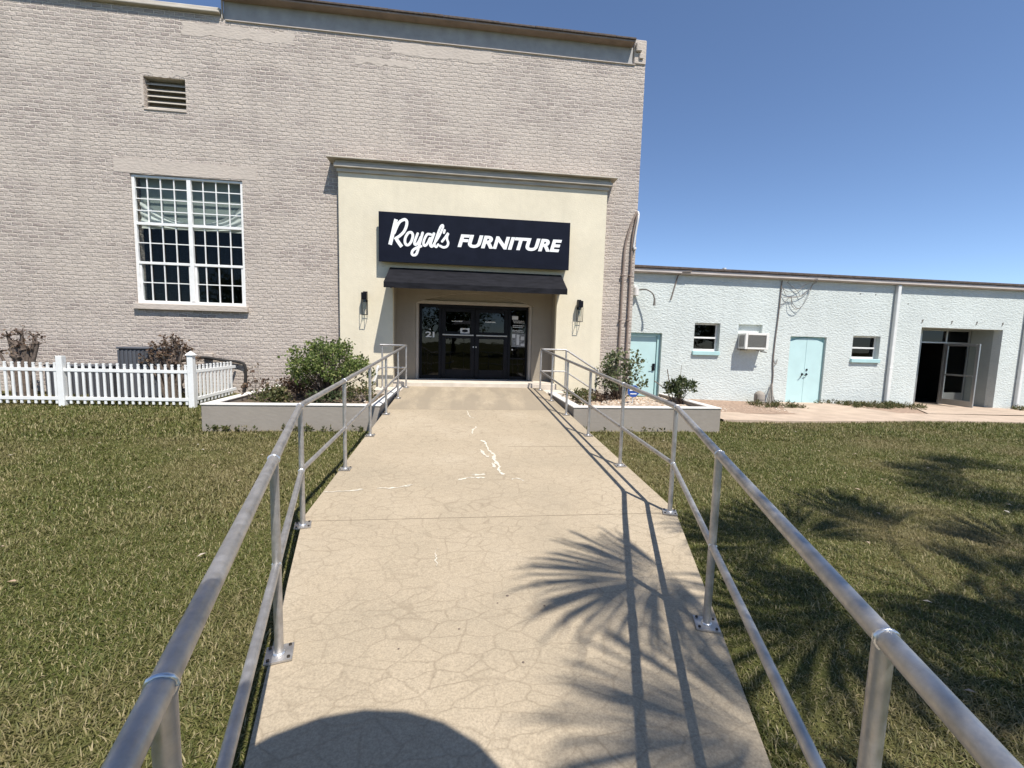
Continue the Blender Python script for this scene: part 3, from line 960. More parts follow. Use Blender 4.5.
# ------------------------------------------------------------------ shop sign
sg = thing('shop_sign', 'long navy black sign board reading Royal\'s FURNITURE above the awning', 'sign', (.38, YE, 3.6))
put(MB().cbox(-2.0, 2.765, YE - .20, YE - .165, 3.62, 4.81, .006), 'face_panel', M['navy'], sg)
put(MB().cbox(-1.97, 2.735, YE - .163, YE - .003, 3.65, 4.78, .006), 'sign_box', M['grille'], sg)
STROKES = {
    'R1': (0.101, [(-1.583, 4.641), (-1.63, 4.447), (-1.676, 4.241), (-1.727, 4.03)]),
    'R2': (0.077, [(-1.625, 4.32), (-1.552, 4.498), (-1.49, 4.59), (-1.416, 4.637), (-1.36, 4.644), (-1.326, 4.593), (-1.340, 4.482), (-1.400, 4.352), (-1.499, 4.25), (-1.593, 4.186)]),
    'R3': (0.097, [(-1.60, 4.215), (-1.527, 4.1), (-1.447, 3.993)]),
    'o': (0.073, [(-1.219, 4.346), (-1.285, 4.337), (-1.35, 4.24), (-1.372, 4.127), (-1.34, 4.049), (-1.274, 4.058), (-1.209, 4.154), (-1.181, 4.277), (-1.21, 4.345), (-1.25, 4.35)]),
    'y1': (0.069, [(-1.065, 4.33), (-1.115, 4.197), (-1.143, 4.093), (-1.105, 4.063), (-1.039, 4.136), (-0.993, 4.241)]),
    'y2': (0.073, [(-0.946, 4.352), (-1.002, 4.147), (-1.057, 3.938), (-1.1, 3.832), (-1.161, 3.807), (-1.202, 3.837), (-1.184, 3.913), (-1.105, 3.978), (-0.982, 4.032)]),
    'a1': (0.069, [(-0.748, 4.325), (-0.833, 4.324), (-0.895, 4.218), (-0.924, 4.104), (-0.893, 4.049), (-0.831, 4.1), (-0.766, 4.234)]),
    'a2': (0.077, [(-0.672, 4.348), (-0.728, 4.19), (-0.755, 4.085), (-0.726, 4.039), (-0.67, 4.08)]),
    'l': (0.060, [(-0.67, 4.108), (-0.585, 4.226), (-0.501, 4.39), (-0.450, 4.523), (-0.465, 4.564), (-0.512, 4.52), (-0.577, 4.357), (-0.642, 4.157), (-0.65, 4.062), (-0.608, 4.032), (-0.565, 4.095)]),
    'ap': (0.061, [(-0.41, 4.445), (-0.428, 4.381)]),
    's': (0.066, [(-0.47, 4.171), (-0.395, 4.273), (-0.325, 4.375), (-0.351, 4.295), (-0.35, 4.229), (-0.321, 4.146), (-0.348, 4.065), (-0.43, 4.03), (-0.521, 4.063)]),
}


def catmull(P, n=6):
    out = []
    for i in range(len(P) - 1):
        p0 = Vector(P[max(0, i - 1)]); p1 = Vector(P[i]); p2 = Vector(P[i + 1]); p3 = Vector(P[min(len(P) - 1, i + 2)])
        for k in range(n):
            t = k / n
            out.append(0.5 * ((2 * p1) + (p2 - p0) * t + (2 * p0 - 5 * p1 + 4 * p2 - p3) * t * t + (3 * p1 - p0 - 3 * p2 + p3) * t ** 3))
    out.append(Vector(P[-1]))
    return out


mb = MB()
yk = 0.0
for key, (wd, P) in STROKES.items():
    wd *= 0.88
    Q = catmull(P, 6) if len(P) > 2 else [Vector(p) for p in P]
    y = YE - .2035 - yk
    vv = []
    nQ = len(Q)
    for i, q in enumerate(Q):
        t = (Q[min(nQ - 1, i + 1)] - Q[max(0, i - 1)]).normalized(); nn = Vector((-t.y, t.x)) * wd / 2
        yy = y - .0025 * i / nQ
        vv += [(q.x + nn.x, yy, q.y + nn.y), (q.x - nn.x, yy, q.y - nn.y)]
    mb.add(vv, [(2 * i, 2 * i + 1, 2 * i + 3, 2 * i + 2) for i in range(nQ - 1)])
    if key not in ('R1', 'R3'):
        for q, yy in ((Q[0], y + .0004), (Q[-1], y - .0029)):
            c = [(q.x + wd / 2 * math.cos(a * math.pi / 6), yy, q.y + wd / 2 * math.sin(a * math.pi / 6)) for a in range(12)]
            mb.add(c, [tuple(range(12))])
    yk += .0009
put(mb, 'script_lettering', M['sign_white'], sg)
text_part('FURNITURE', -.09, 2.56, 4.058, 4.372, YE - .204, .003, 'block_lettering', M['sign_white'], sg, 0.24, 0.046)

# ------------------------------------------------------------------ awning
aw = thing('awning', 'black canvas shed awning over the entrance doors', 'awning', (.4, YE, 2.9))
ya_ = YE - .82
mb = MB()
mb.add([(-1.76, YE - .004, 3.52), (2.62, YE - .004, 3.52), (2.60, ya_, 3.06), (-1.78, ya_, 3.06)], [(0, 1, 2, 3)])
mb.add([(-1.76, YE - .004, 3.50), (2.62, YE - .004, 3.50), (2.60, ya_ + .012, 3.045), (-1.78, ya_ + .012, 3.045)], [(0, 1, 2, 3)])
mb.add([(-1.76, YE - .004, 3.52), (-1.78, ya_, 3.06), (-1.78, ya_, 2.93), (-1.76, YE - .004, 3.10)], [(0, 1, 2, 3)])
mb.add([(2.62, YE - .004, 3.52), (2.60, ya_, 3.06), (2.60, ya_, 2.93), (2.62, YE - .004, 3.10)], [(0, 1, 2, 3)])
put(mb, 'canopy', M['awning'], aw)
nv = 44
vv = []
for i in range(nv + 1):
    x = -1.78 + 4.38 * i / nv
    vv += [(x, ya_ - .002 - .004 * math.sin(i * .9), 3.06), (x, ya_ - .004 - .006 * math.sin(i * .7), 2.93)]
put(MB().add(vv, [(2 * i, 2 * i + 1, 2 * i + 3, 2 * i + 2) for i in range(nv)], True), 'valance', M['awning'], aw)
mb = MB()
for x in (-1.74, .4, 2.57):
    mb.tube([(x, YE - .01, 3.46), (x, ya_ + .03, 3.02), (x, YE - .01, 3.02)], .014, 6)
mb.tube([(-1.75, ya_ + .03, 3.01), (2.58, ya_ + .03, 3.01)], .014, 6)
put(mb, 'frame', M['black'], aw)

# ------------------------------------------------------------------ wall lanterns
def lantern(x, z, label):
    t = thing('wall_lantern', label, 'lamp', (x, YE, z), 'wall lanterns beside the entrance')
    put(MB().cbox(x - .055, x + .055, YE - .03, YE - .002, z - .02, z + .24, .006), 'back_plate', M['black'], t)
    mb = MB()
    mb.tube([(x, YE - .03, z + .17), (x, YE - .12, z + .17)], .014, 6)
    mb.cbox(x - .065, x + .065, YE - .20, YE - .045, z + .03, z + .20, .01)
    put(mb, 'hood', M['black'], t)
    mb = MB()
    for sx in (-.06, .06):
        for sy in (-.195, -.05):
            mb.tube([(x + sx, YE + sy, z + .03), (x + sx, YE + sy, z - .34)], .007, 6)
    for zz in (-.34,):
        for a, b in (((-.06, -.195), (.06, -.195)), ((.06, -.195), (.06, -.05)), ((.06, -.05), (-.06, -.05)), ((-.06, -.05), (-.06, -.195))):
            mb.tube([(x + a[0], YE + a[1], z + zz), (x + b[0], YE + b[1], z + zz)], .007, 6)
    put(mb, 'cage', M['black'], t)
    put(MB().tube([(x, YE - .122, z + .03), (x, YE - .122, z - .20)], .042, 14), 'glass_shade', M['lamp_glass'], t)


lantern(-2.36, 2.66, 'black wall lantern left of the entrance, above the big green bush')
lantern(3.13, 2.66, 'black wall lantern right of the entrance, beside the awning end')

# ------------------------------------------------------------------ conduits on the brick corner
def conduit(pts, r, label):
    t = thing('conduit', label, 'pipe', (pts[0][0], pts[0][1], pts[0][2]), 'conduits on the brick corner')
    mb = MB(); mb.tube([tuple(p) for p in catmull([p for p in pts], 5)], r, 8)
    put(mb, 'pipe', M['pipe'], t)
    mb = MB()
    for z in (1.2, 2.4, 3.6):
        xx = pts[0][0]
        mb.cbox(xx - r - .02, xx + r + .02, pts[0][1] - r - .008, YB - .002, z, z + .03, .004)
    put_each(mb, 'clamp', M['pipe'], t)
    return t


conduit([(4.36, YB - .05, .3), (4.36, YB - .05, 2.0), (4.365, YB - .05, 3.6), (4.39, YB - .05, 4.4), (4.52, YB - .05, 4.95), (4.66, YB - .05, 5.30)], .030,
        'brown conduit bending right near its top, farther from the brick corner')
conduit([(4.575, YB - .05, .3), (4.575, YB - .05, 2.0), (4.575, YB - .05, 3.6), (4.58, YB - .05, 4.55), (4.63, YB - .05, 4.95), (4.685, YB - .05, 5.25)], .032,
        'straight brown conduit right at the brick corner beside the bent one')
t = thing('pipe_elbow', 'pale pipe elbow with a loop at the brick corner above the conduits', 'pipe', (4.7, YB - .05, 4.5))
mb = MB(); mb.tube([tuple(p) for p in catmull([(4.60, YB - .10, 4.35), (4.645, YB - .10, 4.8), (4.70, YB - .08, 5.15), (4.735, YB + .05, 5.32), (4.75, YB + .2, 5.35)], 5)], .028, 8)
put(mb, 'bent_pipe', M['pale_pipe'], t)
put(MB().cbox(4.60, 4.68, YB - .12, YB - .002, 4.30, 4.36, .01), 'coupling', M['pale_pipe'], t)

# ------------------------------------------------------------------ mint building
YG = 12.43
mbd = thing('mint_building', 'low pale mint stucco building with aqua doors and a flat roof', 'building', (12, YG, 0))
D1 = (4.90, 6.05, -.3, 2.12); WA = (7.07, 7.90, 1.62, 2.47); AH = (8.50, 9.30, 1.70, 2.47); D2 = (10.28, 11.53, -.3, 2.15); WB = (12.46, 13.44, 1.50, 2.23); RC = (14.90, 18.0, -.4, 2.57)
mb = MB()
mb.wall(4.71, 34, -.5, 3.86, YG, YG + .25, [D1, WA, AH, D2, WB, RC])
put(mb, 'wall', M['mint'], mbd)
mb = MB()
mb.box(4.71, 34, YG - .10, 26, 3.965, 4.03)
mb.cbox(4.71, 34, YG - .19, YG - .102, 3.99, 4.065, .012)
put(mb, 'roof', M['roof_edge'], mbd)
mb = MB()
mb.cbox(4.71, 34, YG - .155, YG - .103, 3.885, 3.985, .008)
mb.cbox(4.71, 34, YG - .10, YG - .002, 3.865, 3.95, .005)
put(mb, 'fascia', M['fascia'], mbd)
# aqua door by the corner
dr = put(MB().cbox(4.95, 5.95, YG + .14, YG + .19, .10, 2.02, .005), 'single_door', M['aqua'], mbd)
mb = MB(); mb.cbox(5.85, 5.92, YG + .10, YG + .138, .98, 1.20, .008); mb.tube([(5.87, YG + .10, 1.10), (5.87, YG + .06, 1.10), (5.78, YG + .06, 1.10)], .012, 6)
put(mb, 'handle', M['black'], dr)
mb = MB(); mb.box(4.90, 4.948, YG + .10, YG + .24, -.3, 2.12); mb.box(5.955, 6.05, YG + .10, YG + .24, -.3, 2.12); mb.box(4.948, 5.955, YG + .10, YG + .24, 2.025, 2.12)
put(mb, 'door_jamb', M['aqua_trim'], mbd)
# double aqua doors with arched top
n = 14
mb = MB(); mb.box(10.28, 10.31, YG + .07, YG + .24, -.1, 2.15); mb.box(11.50, 11.53, YG + .07, YG + .24, -.1, 2.15)
mb.box(10.31, 11.50, YG + .12, YG + .24, 1.80, 2.15)
put(mb, 'door_surround', M['aqua_trim'], mbd)
for xa, xb, s_ in ((10.31, 10.895, 0), (10.905, 11.47, 1)):
    pts = [(xa, .05), (xb, .05)]
    for i in range(n + 1):
        x = xb + (xa - xb) * i / n
        u = (x - 10.89) / .585
        pts.append((x, 2.10 - .13 * u * u))
    dr = put(MB().poly_y(pts, YG + .055, YG + .105), 'double_door_leaf', M['aqua'], mbd)
    xh = xb - .07 if s_ == 0 else xa + .07
    mb = MB(); mb.cbox(xh - .025, xh + .025, YG + .035, YG + .0535, .93, 1.0, .005)
    sg_ = -1 if s_ == 0 else 1
    mb.tube([(xh, YG + .035, .965), (xh, YG + .0, .965), (xh - .10, YG + .0, .93 - .06 * (1 - s_))], .013, 6)
    if s_ == 1: mb.cbox(xh - .03, xh + .03, YG + .03, YG + .0535, 1.08, 1.14, .01)
    put(mb, 'handle', M['black'], dr)
put(MB().cbox(10.2, 11.62, YG - .10, YG + .12, -.12, .045, .01), 'door_threshold', M['planter_cap'], mbd)
# two small windows
for k, (a, b, c, d) in enumerate((WA, WB)):
    wn_ = put(MB().box(a + .01, b - .01, YG + .17, YG + .175, c + .01, d - .01), 'small_window', M['dark_glass'], mbd)
    mb = MB()
    ya2, yb2 = YG + .13, YG + .168
    mb.cbox(a + .005, a + .05, ya2, yb2, c, d, .004); mb.cbox(b - .055, b - .005, ya2, yb2, c, d, .004)
    mb.cbox(a + .052, b - .057, ya2, yb2, d - .05, d - .004, .004); mb.cbox(a + .052, b - .057, ya2, yb2, c, c + .06, .004)
    mid = (c + d) / 2 - .02
    mb.cbox(a + .052, b - .057, ya2 - .01, yb2, mid - .025, mid + .025, .004)
    put(mb, 'frame', M['white_frame'] if k == 0 else M['pvc'], wn_)
    put(MB().cbox(a - .04, b + .01, YG - .07, YG + .12, c - .125, c - .003, .01), 'sill', M['aqua_trim'], wn_)
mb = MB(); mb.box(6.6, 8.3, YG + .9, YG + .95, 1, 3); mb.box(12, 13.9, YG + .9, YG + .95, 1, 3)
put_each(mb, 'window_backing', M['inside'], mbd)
# closed panel above the air conditioner
put(MB().box(8.50, 9.30, YG + .10, YG + .14, 1.70, 2.47), 'blanked_opening', M['mint'], mbd)
# downspouts
for (x, s_) in ((13.83, 0), (18.82, 1)):
    mb = MB()
    mb.cbox(x - .06, x + .06, YG - .115, YG - .015, ground(x, 12) - .05, 3.86, .012)
    mb.cbox(x - .065, x + .065, YG - .12, YG - .012, 1.2, 1.24, .006)
    put(mb, 'downspout', M['pvc'], mbd)
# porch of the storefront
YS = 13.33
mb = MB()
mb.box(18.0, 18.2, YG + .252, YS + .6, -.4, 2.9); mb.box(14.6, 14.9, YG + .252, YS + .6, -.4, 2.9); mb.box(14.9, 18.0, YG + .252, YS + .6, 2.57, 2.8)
put(mb, 'porch_cheek', M['mint_shade'], mbd)
put(MB().box(14.9, 18.0, YG + .02, YS + .5, -.4, -.07), 'porch_floor', M['walk'], mbd)
mb = MB()
for x in (14.93, 15.98, 17.0, 17.93):
    mb.cbox(x - .03, x + .03, YS - .03, YS + .03, -.07, 2.568, .004)
for a, b in ((14.96, 15.95), (16.01, 16.97), (17.03, 17.90)):
    mb.cbox(a, b, YS - .028, YS + .028, 2.09, 2.14, .004); mb.cbox(a, b, YS - .028, YS + .028, 2.52, 2.566, .004)
mb.cbox(17.03, 17.90, YS - .028, YS + .028, -.07, .35, .004)
put(mb, 'storefront_frame', M['silver'], mbd)
put(MB().box(14.96, 17.90, YS, YS + .006, 2.14, 2.52), 'transom_pane', M['dark_glass'], mbd)
put(MB().box(17.03, 17.90, YS, YS + .006, .35, 2.09), 'storefront_pane', M['dark_glass'], mbd)
put(MB().box(14.96, 15.95, YS, YS + .006, -.05, 2.09), 'storefront_pane', M['dark_glass'], mbd)
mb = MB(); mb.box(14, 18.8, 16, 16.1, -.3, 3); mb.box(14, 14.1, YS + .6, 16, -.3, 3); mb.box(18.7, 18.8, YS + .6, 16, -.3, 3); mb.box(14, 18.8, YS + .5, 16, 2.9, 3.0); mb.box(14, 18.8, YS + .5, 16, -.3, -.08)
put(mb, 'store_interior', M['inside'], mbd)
mb = MB(); mb.box(16.35, 16.75, YS + .6, YS + .62, 1.05, 1.55)
put(mb, 'interior_notice', M['greypaper'], mbd)
# open glass door leaf, swung out into the porch
dl = put(MB().box(16.985, 16.991, 12.36, 13.24, .16, 2.0), 'open_door', M['glass'], mbd)
mb = MB()
mb.cbox(16.965, 17.01, 13.20, 13.29, -.04, 2.08, .004); mb.cbox(16.965, 17.01, 12.27, 12.36, -.04, 2.08, .004)
mb.cbox(16.966, 17.009, 12.36, 13.20, 2.0, 2.08, .004); mb.cbox(16.966, 17.009, 12.36, 13.20, -.04, .16, .004)
mb.cbox(16.955, 17.015, 12.36, 13.20, .98, 1.03, .004)
put(mb, 'door_stiles', M['silver'], dl)
# old sign bolt holes over the storefront
mb = MB()
for x in (14.9, 16.0, 16.95, 17.95):
    mb.tube([(x, YG + .01, 2.79), (x, YG - .012, 2.79)], .028, 6); mb.tube([(x, YG - .005, 2.77), (x - .03, YG - .012, 2.71)], .012, 5)
for x, z in ((12.55, 3.55), (13.1, 3.55), (14.3, 3.3)):
    mb.tube([(x, YG + .01, z), (x, YG - .01, z)], .018, 6)
put_each(mb, 'anchor_bolt', M['grille'], mbd)
# roof vent stub
put(MB().tube([(8.4, YG + .8, 3.9), (8.4, YG + .8, 4.28)], .06, 10), 'roof_vent', M['pvc'], mbd)
# conduit up the wall
cd = thing('wall_cable', 'thin grey cable running down the mint wall left of the double doors', 'cable', (9.75, YG, 0))
mb = MB(); mb.tube([tuple(p) for p in catmull([(9.80, YG - .03, 3.84), (9.79, YG - .03, 3.3), (9.77, YG - .03, 2.6), (9.74, YG - .03, 2.0), (9.73, YG - .03, 1.35), (9.77, YG - .03, .9), (9.75, YG - .03, .35)], 4)], .018, 6)
put(mb, 'cable', M['cable'], cd)
mb = MB(); mb.tube([tuple(p) for p in catmull([(9.74, YG - .03, 1.42), (9.78, YG - .05, 1.28), (9.84, YG - .04, 1.30), (9.86, YG - .03, 1.42)], 4)], .012, 6)
put(mb, 'loop', M['cable'], cd)
lw = thing('loose_wires', 'tangle of loose drooping wires under the mint building roof edge', 'wires', (10.2, YG, 3.4))
mb = MB()
for P in ([(9.80, 3.60), (10.05, 3.50), (10.35, 3.57), (10.7, 3.86), (10.9, 3.98)], [(9.80, 3.62), (9.95, 3.38), (10.1, 3.32), (10.45, 3.4), (10.75, 3.66), (10.8, 3.9)],
          [(9.78, 3.05), (9.95, 3.22), (10.1, 3.34), (10.2, 3.14), (10.4, 3.0), (10.6, 3.22), (10.75, 3.6), (10.85, 3.9)],
          [(10.1, 3.34), (10.12, 3.1), (10.28, 2.98), (10.45, 3.05)], [(9.9, 3.83), (10.1, 3.7), (10.35, 3.52), (10.45, 3.38), (10.6, 3.47)], [(9.82, 3.3), (10.0, 3.34), (10.3, 3.36)],
          [(10.5, 3.95), (10.62, 3.99), (10.9, 4.06), (11.3, 3.96)]):
    q = catmull(P, 5)
    yo = rnd.uniform(.04, .12)
    mb.tube([(p.x, YG - yo - (.12 if p.y > 3.8 else 0), p.y) for p in q], .0075, 5)
put(mb, 'wire', M['cable'], lw)
# swan-neck wall light by the corner
wl = thing('wall_light', 'small pale fixture with a curved arm on the mint wall near the brick corner', 'lamp', (5.1, YG, 3.3))
put(MB().tube([(5.12, YG - .09, 3.20), (5.12, YG - .09, 3.42)], [.085, .07], 10), 'fixture', M['pale_pipe'], wl)
put(MB().cbox(5.08, 5.16, YG - .03, YG - .002, 3.2, 3.5, .006), 'bracket', M['pale_pipe'], wl)
mb = MB(); mb.tube([tuple(p) for p in catmull([(5.20, YG - .12, 3.36), (5.36, YG - .25, 3.36), (5.52, YG - .34, 3.24), (5.575, YG - .36, 3.08)], 5)], .022, 6)
put(mb, 'arm', M['grille'], wl)
put(MB().tube([(5.575, YG - .36, 3.10), (5.58, YG - .36, 2.90)], [.025, .04], 8), 'spot', M['grille'], wl)
hk = thing('fascia_bar_shadow', 'metal bar on the mint building fascia with a slanted strip shaped as its shadow', 'bracket', (6.35, YG, 3.7))
mb = MB(); mb.tube([(6.42, YG - .03, 3.84), (6.24, YG - .03, 3.12)], .018, 6)  # slanted dark strip laid close to the wall, shaped as a shadow line
mb.tube([(6.42, YG - .03, 3.84), (6.5, YG - .17, 3.93), (6.75, YG - .18, 3.95)], .018, 6)
put(mb, 'bar_and_shadow', M['cable'], hk)

# window air conditioner
ac = thing('window_air_conditioner', 'white window air conditioner jutting from the mint wall', 'air conditioner', (8.85, YG, 1.7))
ax0_, ax1_, az0_, az1_, ayf = 8.52, 9.27, 1.72, 2.19, YG - .36
mb = MB()
mb.cbox(ax0_, ax1_, ayf + .03, YG + .1, az0_, az1_, .01)
put(mb, 'case', M['ac_white'], ac)
mb = MB()
mb.cbox(ax0_ - .01, ax0_ + .075, ayf, ayf + .028, az0_ - .01, az1_ + .01, .006); mb.cbox(ax1_ - .075, ax1_ + .01, ayf, ayf + .028, az0_ - .01, az1_ + .01, .006)
mb.cbox(ax0_ + .076, ax1_ - .076, ayf, ayf + .028, az1_ - .055, az1_ + .01, .006); mb.cbox(ax0_ + .076, ax1_ - .076, ayf, ayf + .028, az0_ - .01, az0_ + .045, .006)
put(mb, 'front_frame', M['ac_white'], ac)
mb = MB()
for i in range(14):
    z = az0_ + .06 + i * .026
    mb.box(ax0_ + .077, ax1_ - .077, ayf + .008, ayf + .026, z, z + .014)
put(mb, 'front_grille', M['grille'], ac)
mb = MB()
for i in range(7):
    y = ayf + .07 + i * .035
    mb.box(ax0_ - .004, ax0_ + .001, y, y + .02, az0_ + .06, az1_ - .06)
put(mb, 'side_vent', M['grille'], ac)
mb = MB(); mb.cbox(8.6, 8.64, ayf + .05, YG - .002, az0_ - .045, az0_ - .012, .004); mb.cbox(9.15, 9.19, ayf + .05, YG - .002, az0_ - .045, az0_ - .012, .004)
mb.tube([(9.1, ayf + .1, az0_ - .07), (9.32, ayf + .12, az0_ - .09)], .02, 6)
put_each(mb, 'support', M['grille'], ac)

# small items at the foot of the mint wall
cn = thing('canister', 'pale rounded canister standing at the foot of the mint wall', 'canister', (9.14, 12.1, 0))
put(MB().tube([(9.14, 12.1, -.02), (9.14, 12.1, .33), (9.14, 12.1, .41), (9.14, 12.1, .45)], [.15, .15, .11, .03], 16), 'body', M['planter'], cn)
put(MB().tube([(9.14, 12.1, .18), (9.14, 12.1, .20)], .153, 16), 'band', M['grille'], cn)
put(MB().tube([(9.02, 12.02, .0), (8.98, 12.0, .36)], [.03, .02], 6), 'side_pipe', M['grille'], cn)
fr = thing('dead_frond', 'folded grey dead palm frond leaning on the mint wall beside the canister', 'palm frond', (9.5, 12.2, 0))
mb = MB()
for k in range(8):
    x0_ = 9.34 + k * .045 + rnd.uniform(-.02, .02)
    x1_ = 9.68 + rnd.uniform(-.06, .05)
    zt_ = rnd.uniform(.40, .66)
    y0_ = 12.0 + rnd.uniform(-.05, .06)
    xm_ = x0_ + (x1_ - x0_) * .55 + rnd.uniform(-.03, .03)
    mb.tube([(x0_, y0_, .0), (xm_, 12.16, zt_ * .55), (x1_, 12.33, zt_)], [.028, .022, .008], 4)
put(mb, 'leaf', M['grille'], fr)
put(MB().tube([(9.62, 12.1, .0), (9.72, 12.36, .66)], .02, 6), 'stem', M['twig'], fr)

# ------------------------------------------------------------------ handrails
RH, RM = 1.038, 0.49
def handrail(side, label):
    if side == 'L':
        X0, YP, TT, YM = -1.307, [2.2055, 3.728, 5.11, 6.536, 7.948, 9.457, 10.879], .2654, .80
    else:
        X0, YP, TT, YM = 2.044, [2.247, 3.821, 5.149, 6.537, 7.984, 9.357, 10.731], -.3598, .81
    yk = YP[1]

    def X(y): return X0 if y >= yk else X0 + TT * (yk - max(y, .2))
    t = thing('handrail', label, 'handrail', (X0, 6.0, zr(6.0)), 'aluminium ramp handrails')
    rr = .0245
    ends = [(X(-.75), -.75)] + [(X(.2), .2)] + [(X(.8), .8)] + [(X(y), y) for y in YP]
    sgn = -1 if side == 'L' else 1
    xr, yr = (-1.90, 10.879) if side == 'L' else (2.69, 10.731)
    for H, nm, r_ in ((RH, 'top_rail', rr), (RM, 'mid_rail', .0205)):
        base = [(x, y, zr(y) + H) for x, y in ends]
        k_ = base[4]
        # rounded elbow at the bend and at the corner
        def near(a, b, d):
            v_ = Vector(b) - Vector(a); return tuple(Vector(a) + v_.normalized() * d)
        path = base[:4] + [near(k_, base[3], .05), near(k_, base[5], .05)] + base[5:-1]
        e = base[-1]; c_ = (xr, yr, e[2])
        path += [near(e, base[-2], .05), near(e, c_, .05), c_]
        if side == 'R':
            path[-1] = near(c_, e, .03)
            path += [(2.73, yr, e[2] - .03), (3.34, yr, e[2] - .40), (3.55, yr, e[2] - .52)]
        else:
            path[-1] = near(c_, e, .03)
            path += [(-1.94, yr, e[2] - .03), (-2.16, yr - .02, e[2] - .30)] if nm == 'mid_rail' else [(-1.93, yr, e[2])]
        put(MB().tube(path, r_, 14), nm, M['alum'], t)
    def post(x, y, z, foot=True):
        p = put(MB().tube([(x, y, z + .004), (x, y, z + RH - .015)], .0215, 14), 'post', M['alum'], t)
        mb = MB()
        ang = 0.0 if y > yk else math.atan(TT)
        ca, sa = math.cos(ang), math.sin(ang)
        def R_(u, v_): return (x + u * ca - v_ * sa, y + u * sa + v_ * ca)
        mb.poly_z([R_(-.065, -.065), R_(.065, -.065), R_(.065, .065), R_(-.065, .065)], z + .003, z + .013)
        put(mb, 'base_plate', M['alum'], p)
        mb = MB()
        for u in (-.047, .047):
            for v_ in (-.047, .047):
                a, b = R_(u, v_); mb.tube([(a, b, z + .012), (a, b, z + .021)], .008, 6)
        put_each(mb, 'bolt', M['brass'], p)
        mb = MB()
        ring = [(x + .024 * math.cos(a * math.pi / 7), y + .024 * math.sin(a * math.pi / 7), z + .017) for a in range(15)]
        mb.tube(ring, .006, 6, caps=False)
        put(mb, 'weld', M['weld'], p)
    for y in YP[:]:
        post(X(y), y, zr(y))
    post(X(.8), .8, zr(.8))
    post(xr + (.0 if side == 'R' else .02), yr, .53)
    # welded collars on the near posts
    mb = MB()
    def collar(x, y, z, dx, dy, r_, tilt=0.0):
        d = Vector((dx, dy, 0)).normalized(); up = Vector((0, 0, 1)); sd = d.cross(up)
        ring = []
        for a in range(17):
            an = 2 * math.pi * a / 16
            p = Vector((x, y, z)) + sd * math.cos(an) * r_ + up * math.sin(an) * r_
            ring.append(tuple(p + Vector((rnd.uniform(-1, 1), rnd.uniform(-1, 1), rnd.uniform(-1, 1))) * .0012))
        mb.tube(ring, [.0035 + .0035 * rnd.random() for _ in ring], 6, caps=False)
    for i, y in ((-1, .79), (0, YP[0] - .01), (1, YP[1] - .04), (2, YP[2])):
        collar(X(y), y, zr(y) + RH, -TT if y < yk else 0, 1, .0245)
        collar(X(y), y, zr(y) + RM, -TT if y < yk else 0, 1, .0205)
    put_each(mb, 'weld_collar', M['weld'], t)
    if side == 'L':
        put(MB().tube([tuple(p) for p in catmull([(-1.96, 10.86, 1.08), (-2.0, 10.84, .98), (-2.02, 10.84, .82), (-2.08, 10.82, .66), (-2.16, 10.80, .55)], 4)], .03, 8), 'curved_end', M['pvc'], t)
    else:
        put(MB().tube([(3.50, 10.731, .30), (3.50, 10.731, 1.08)], .0215, 10), 'stair_post', M['alum'], t)
    return t


handrail('L', 'aluminium handrail beside the planter with the big green bush')
handrail('R', 'aluminium handrail whose two rail shadows fall on the concrete ramp')

# ------------------------------------------------------------------ planters
def planter(label, xa, xb, ya, yb, top, skew=0.0):
    t = thing('planter', label, 'planter', ((xa + xb) / 2, ya, .2), 'raised planters beside the ramp')
    th = .16
    mb = MB()
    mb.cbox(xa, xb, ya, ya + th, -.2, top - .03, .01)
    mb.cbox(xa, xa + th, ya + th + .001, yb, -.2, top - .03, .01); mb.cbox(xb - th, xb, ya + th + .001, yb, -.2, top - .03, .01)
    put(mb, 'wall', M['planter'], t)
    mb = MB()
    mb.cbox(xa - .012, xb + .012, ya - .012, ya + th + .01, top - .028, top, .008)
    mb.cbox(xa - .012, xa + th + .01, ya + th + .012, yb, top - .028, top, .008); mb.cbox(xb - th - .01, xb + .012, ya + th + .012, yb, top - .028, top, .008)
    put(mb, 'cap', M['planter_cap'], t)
    nxs = 30; nys = 16
    vv = []
    for j in range(nys + 1):
        for i in range(nxs + 1):
            x = xa + th + (xb - xa - 2 * th) * i / nxs; y = ya + th + (yb - ya - th) * j / nys
            e_ = min(i, nxs - i, 2) / 2 * min(j, 2) / 2
            vv.append((x, y, top - .10 + (.03 * math.sin(x * 3 + y) + rnd.uniform(0, .035)) * e_))
    mb = MB().add(vv, [(j * (nxs + 1) + i, j * (nxs + 1) + i + 1, (j + 1) * (nxs + 1) + i + 1, (j + 1) * (nxs + 1) + i) for j in range(nys) for i in range(nxs)], True)
    return t, mb


PT = .545
tL, mbL = planter('raised planter of dark mulch holding the big rounded green bush', -4.42, -1.42, 7.95, 11.30, PT)
put(mbL, 'mulch', M['mulch'], tL)
tR, mbR = planter('raised planter covered in river stones with the blue yard sign', 2.18, 5.20, 7.95, 10.36, PT)
put(mbR, 'gravel', M['gravelbase'], tR)
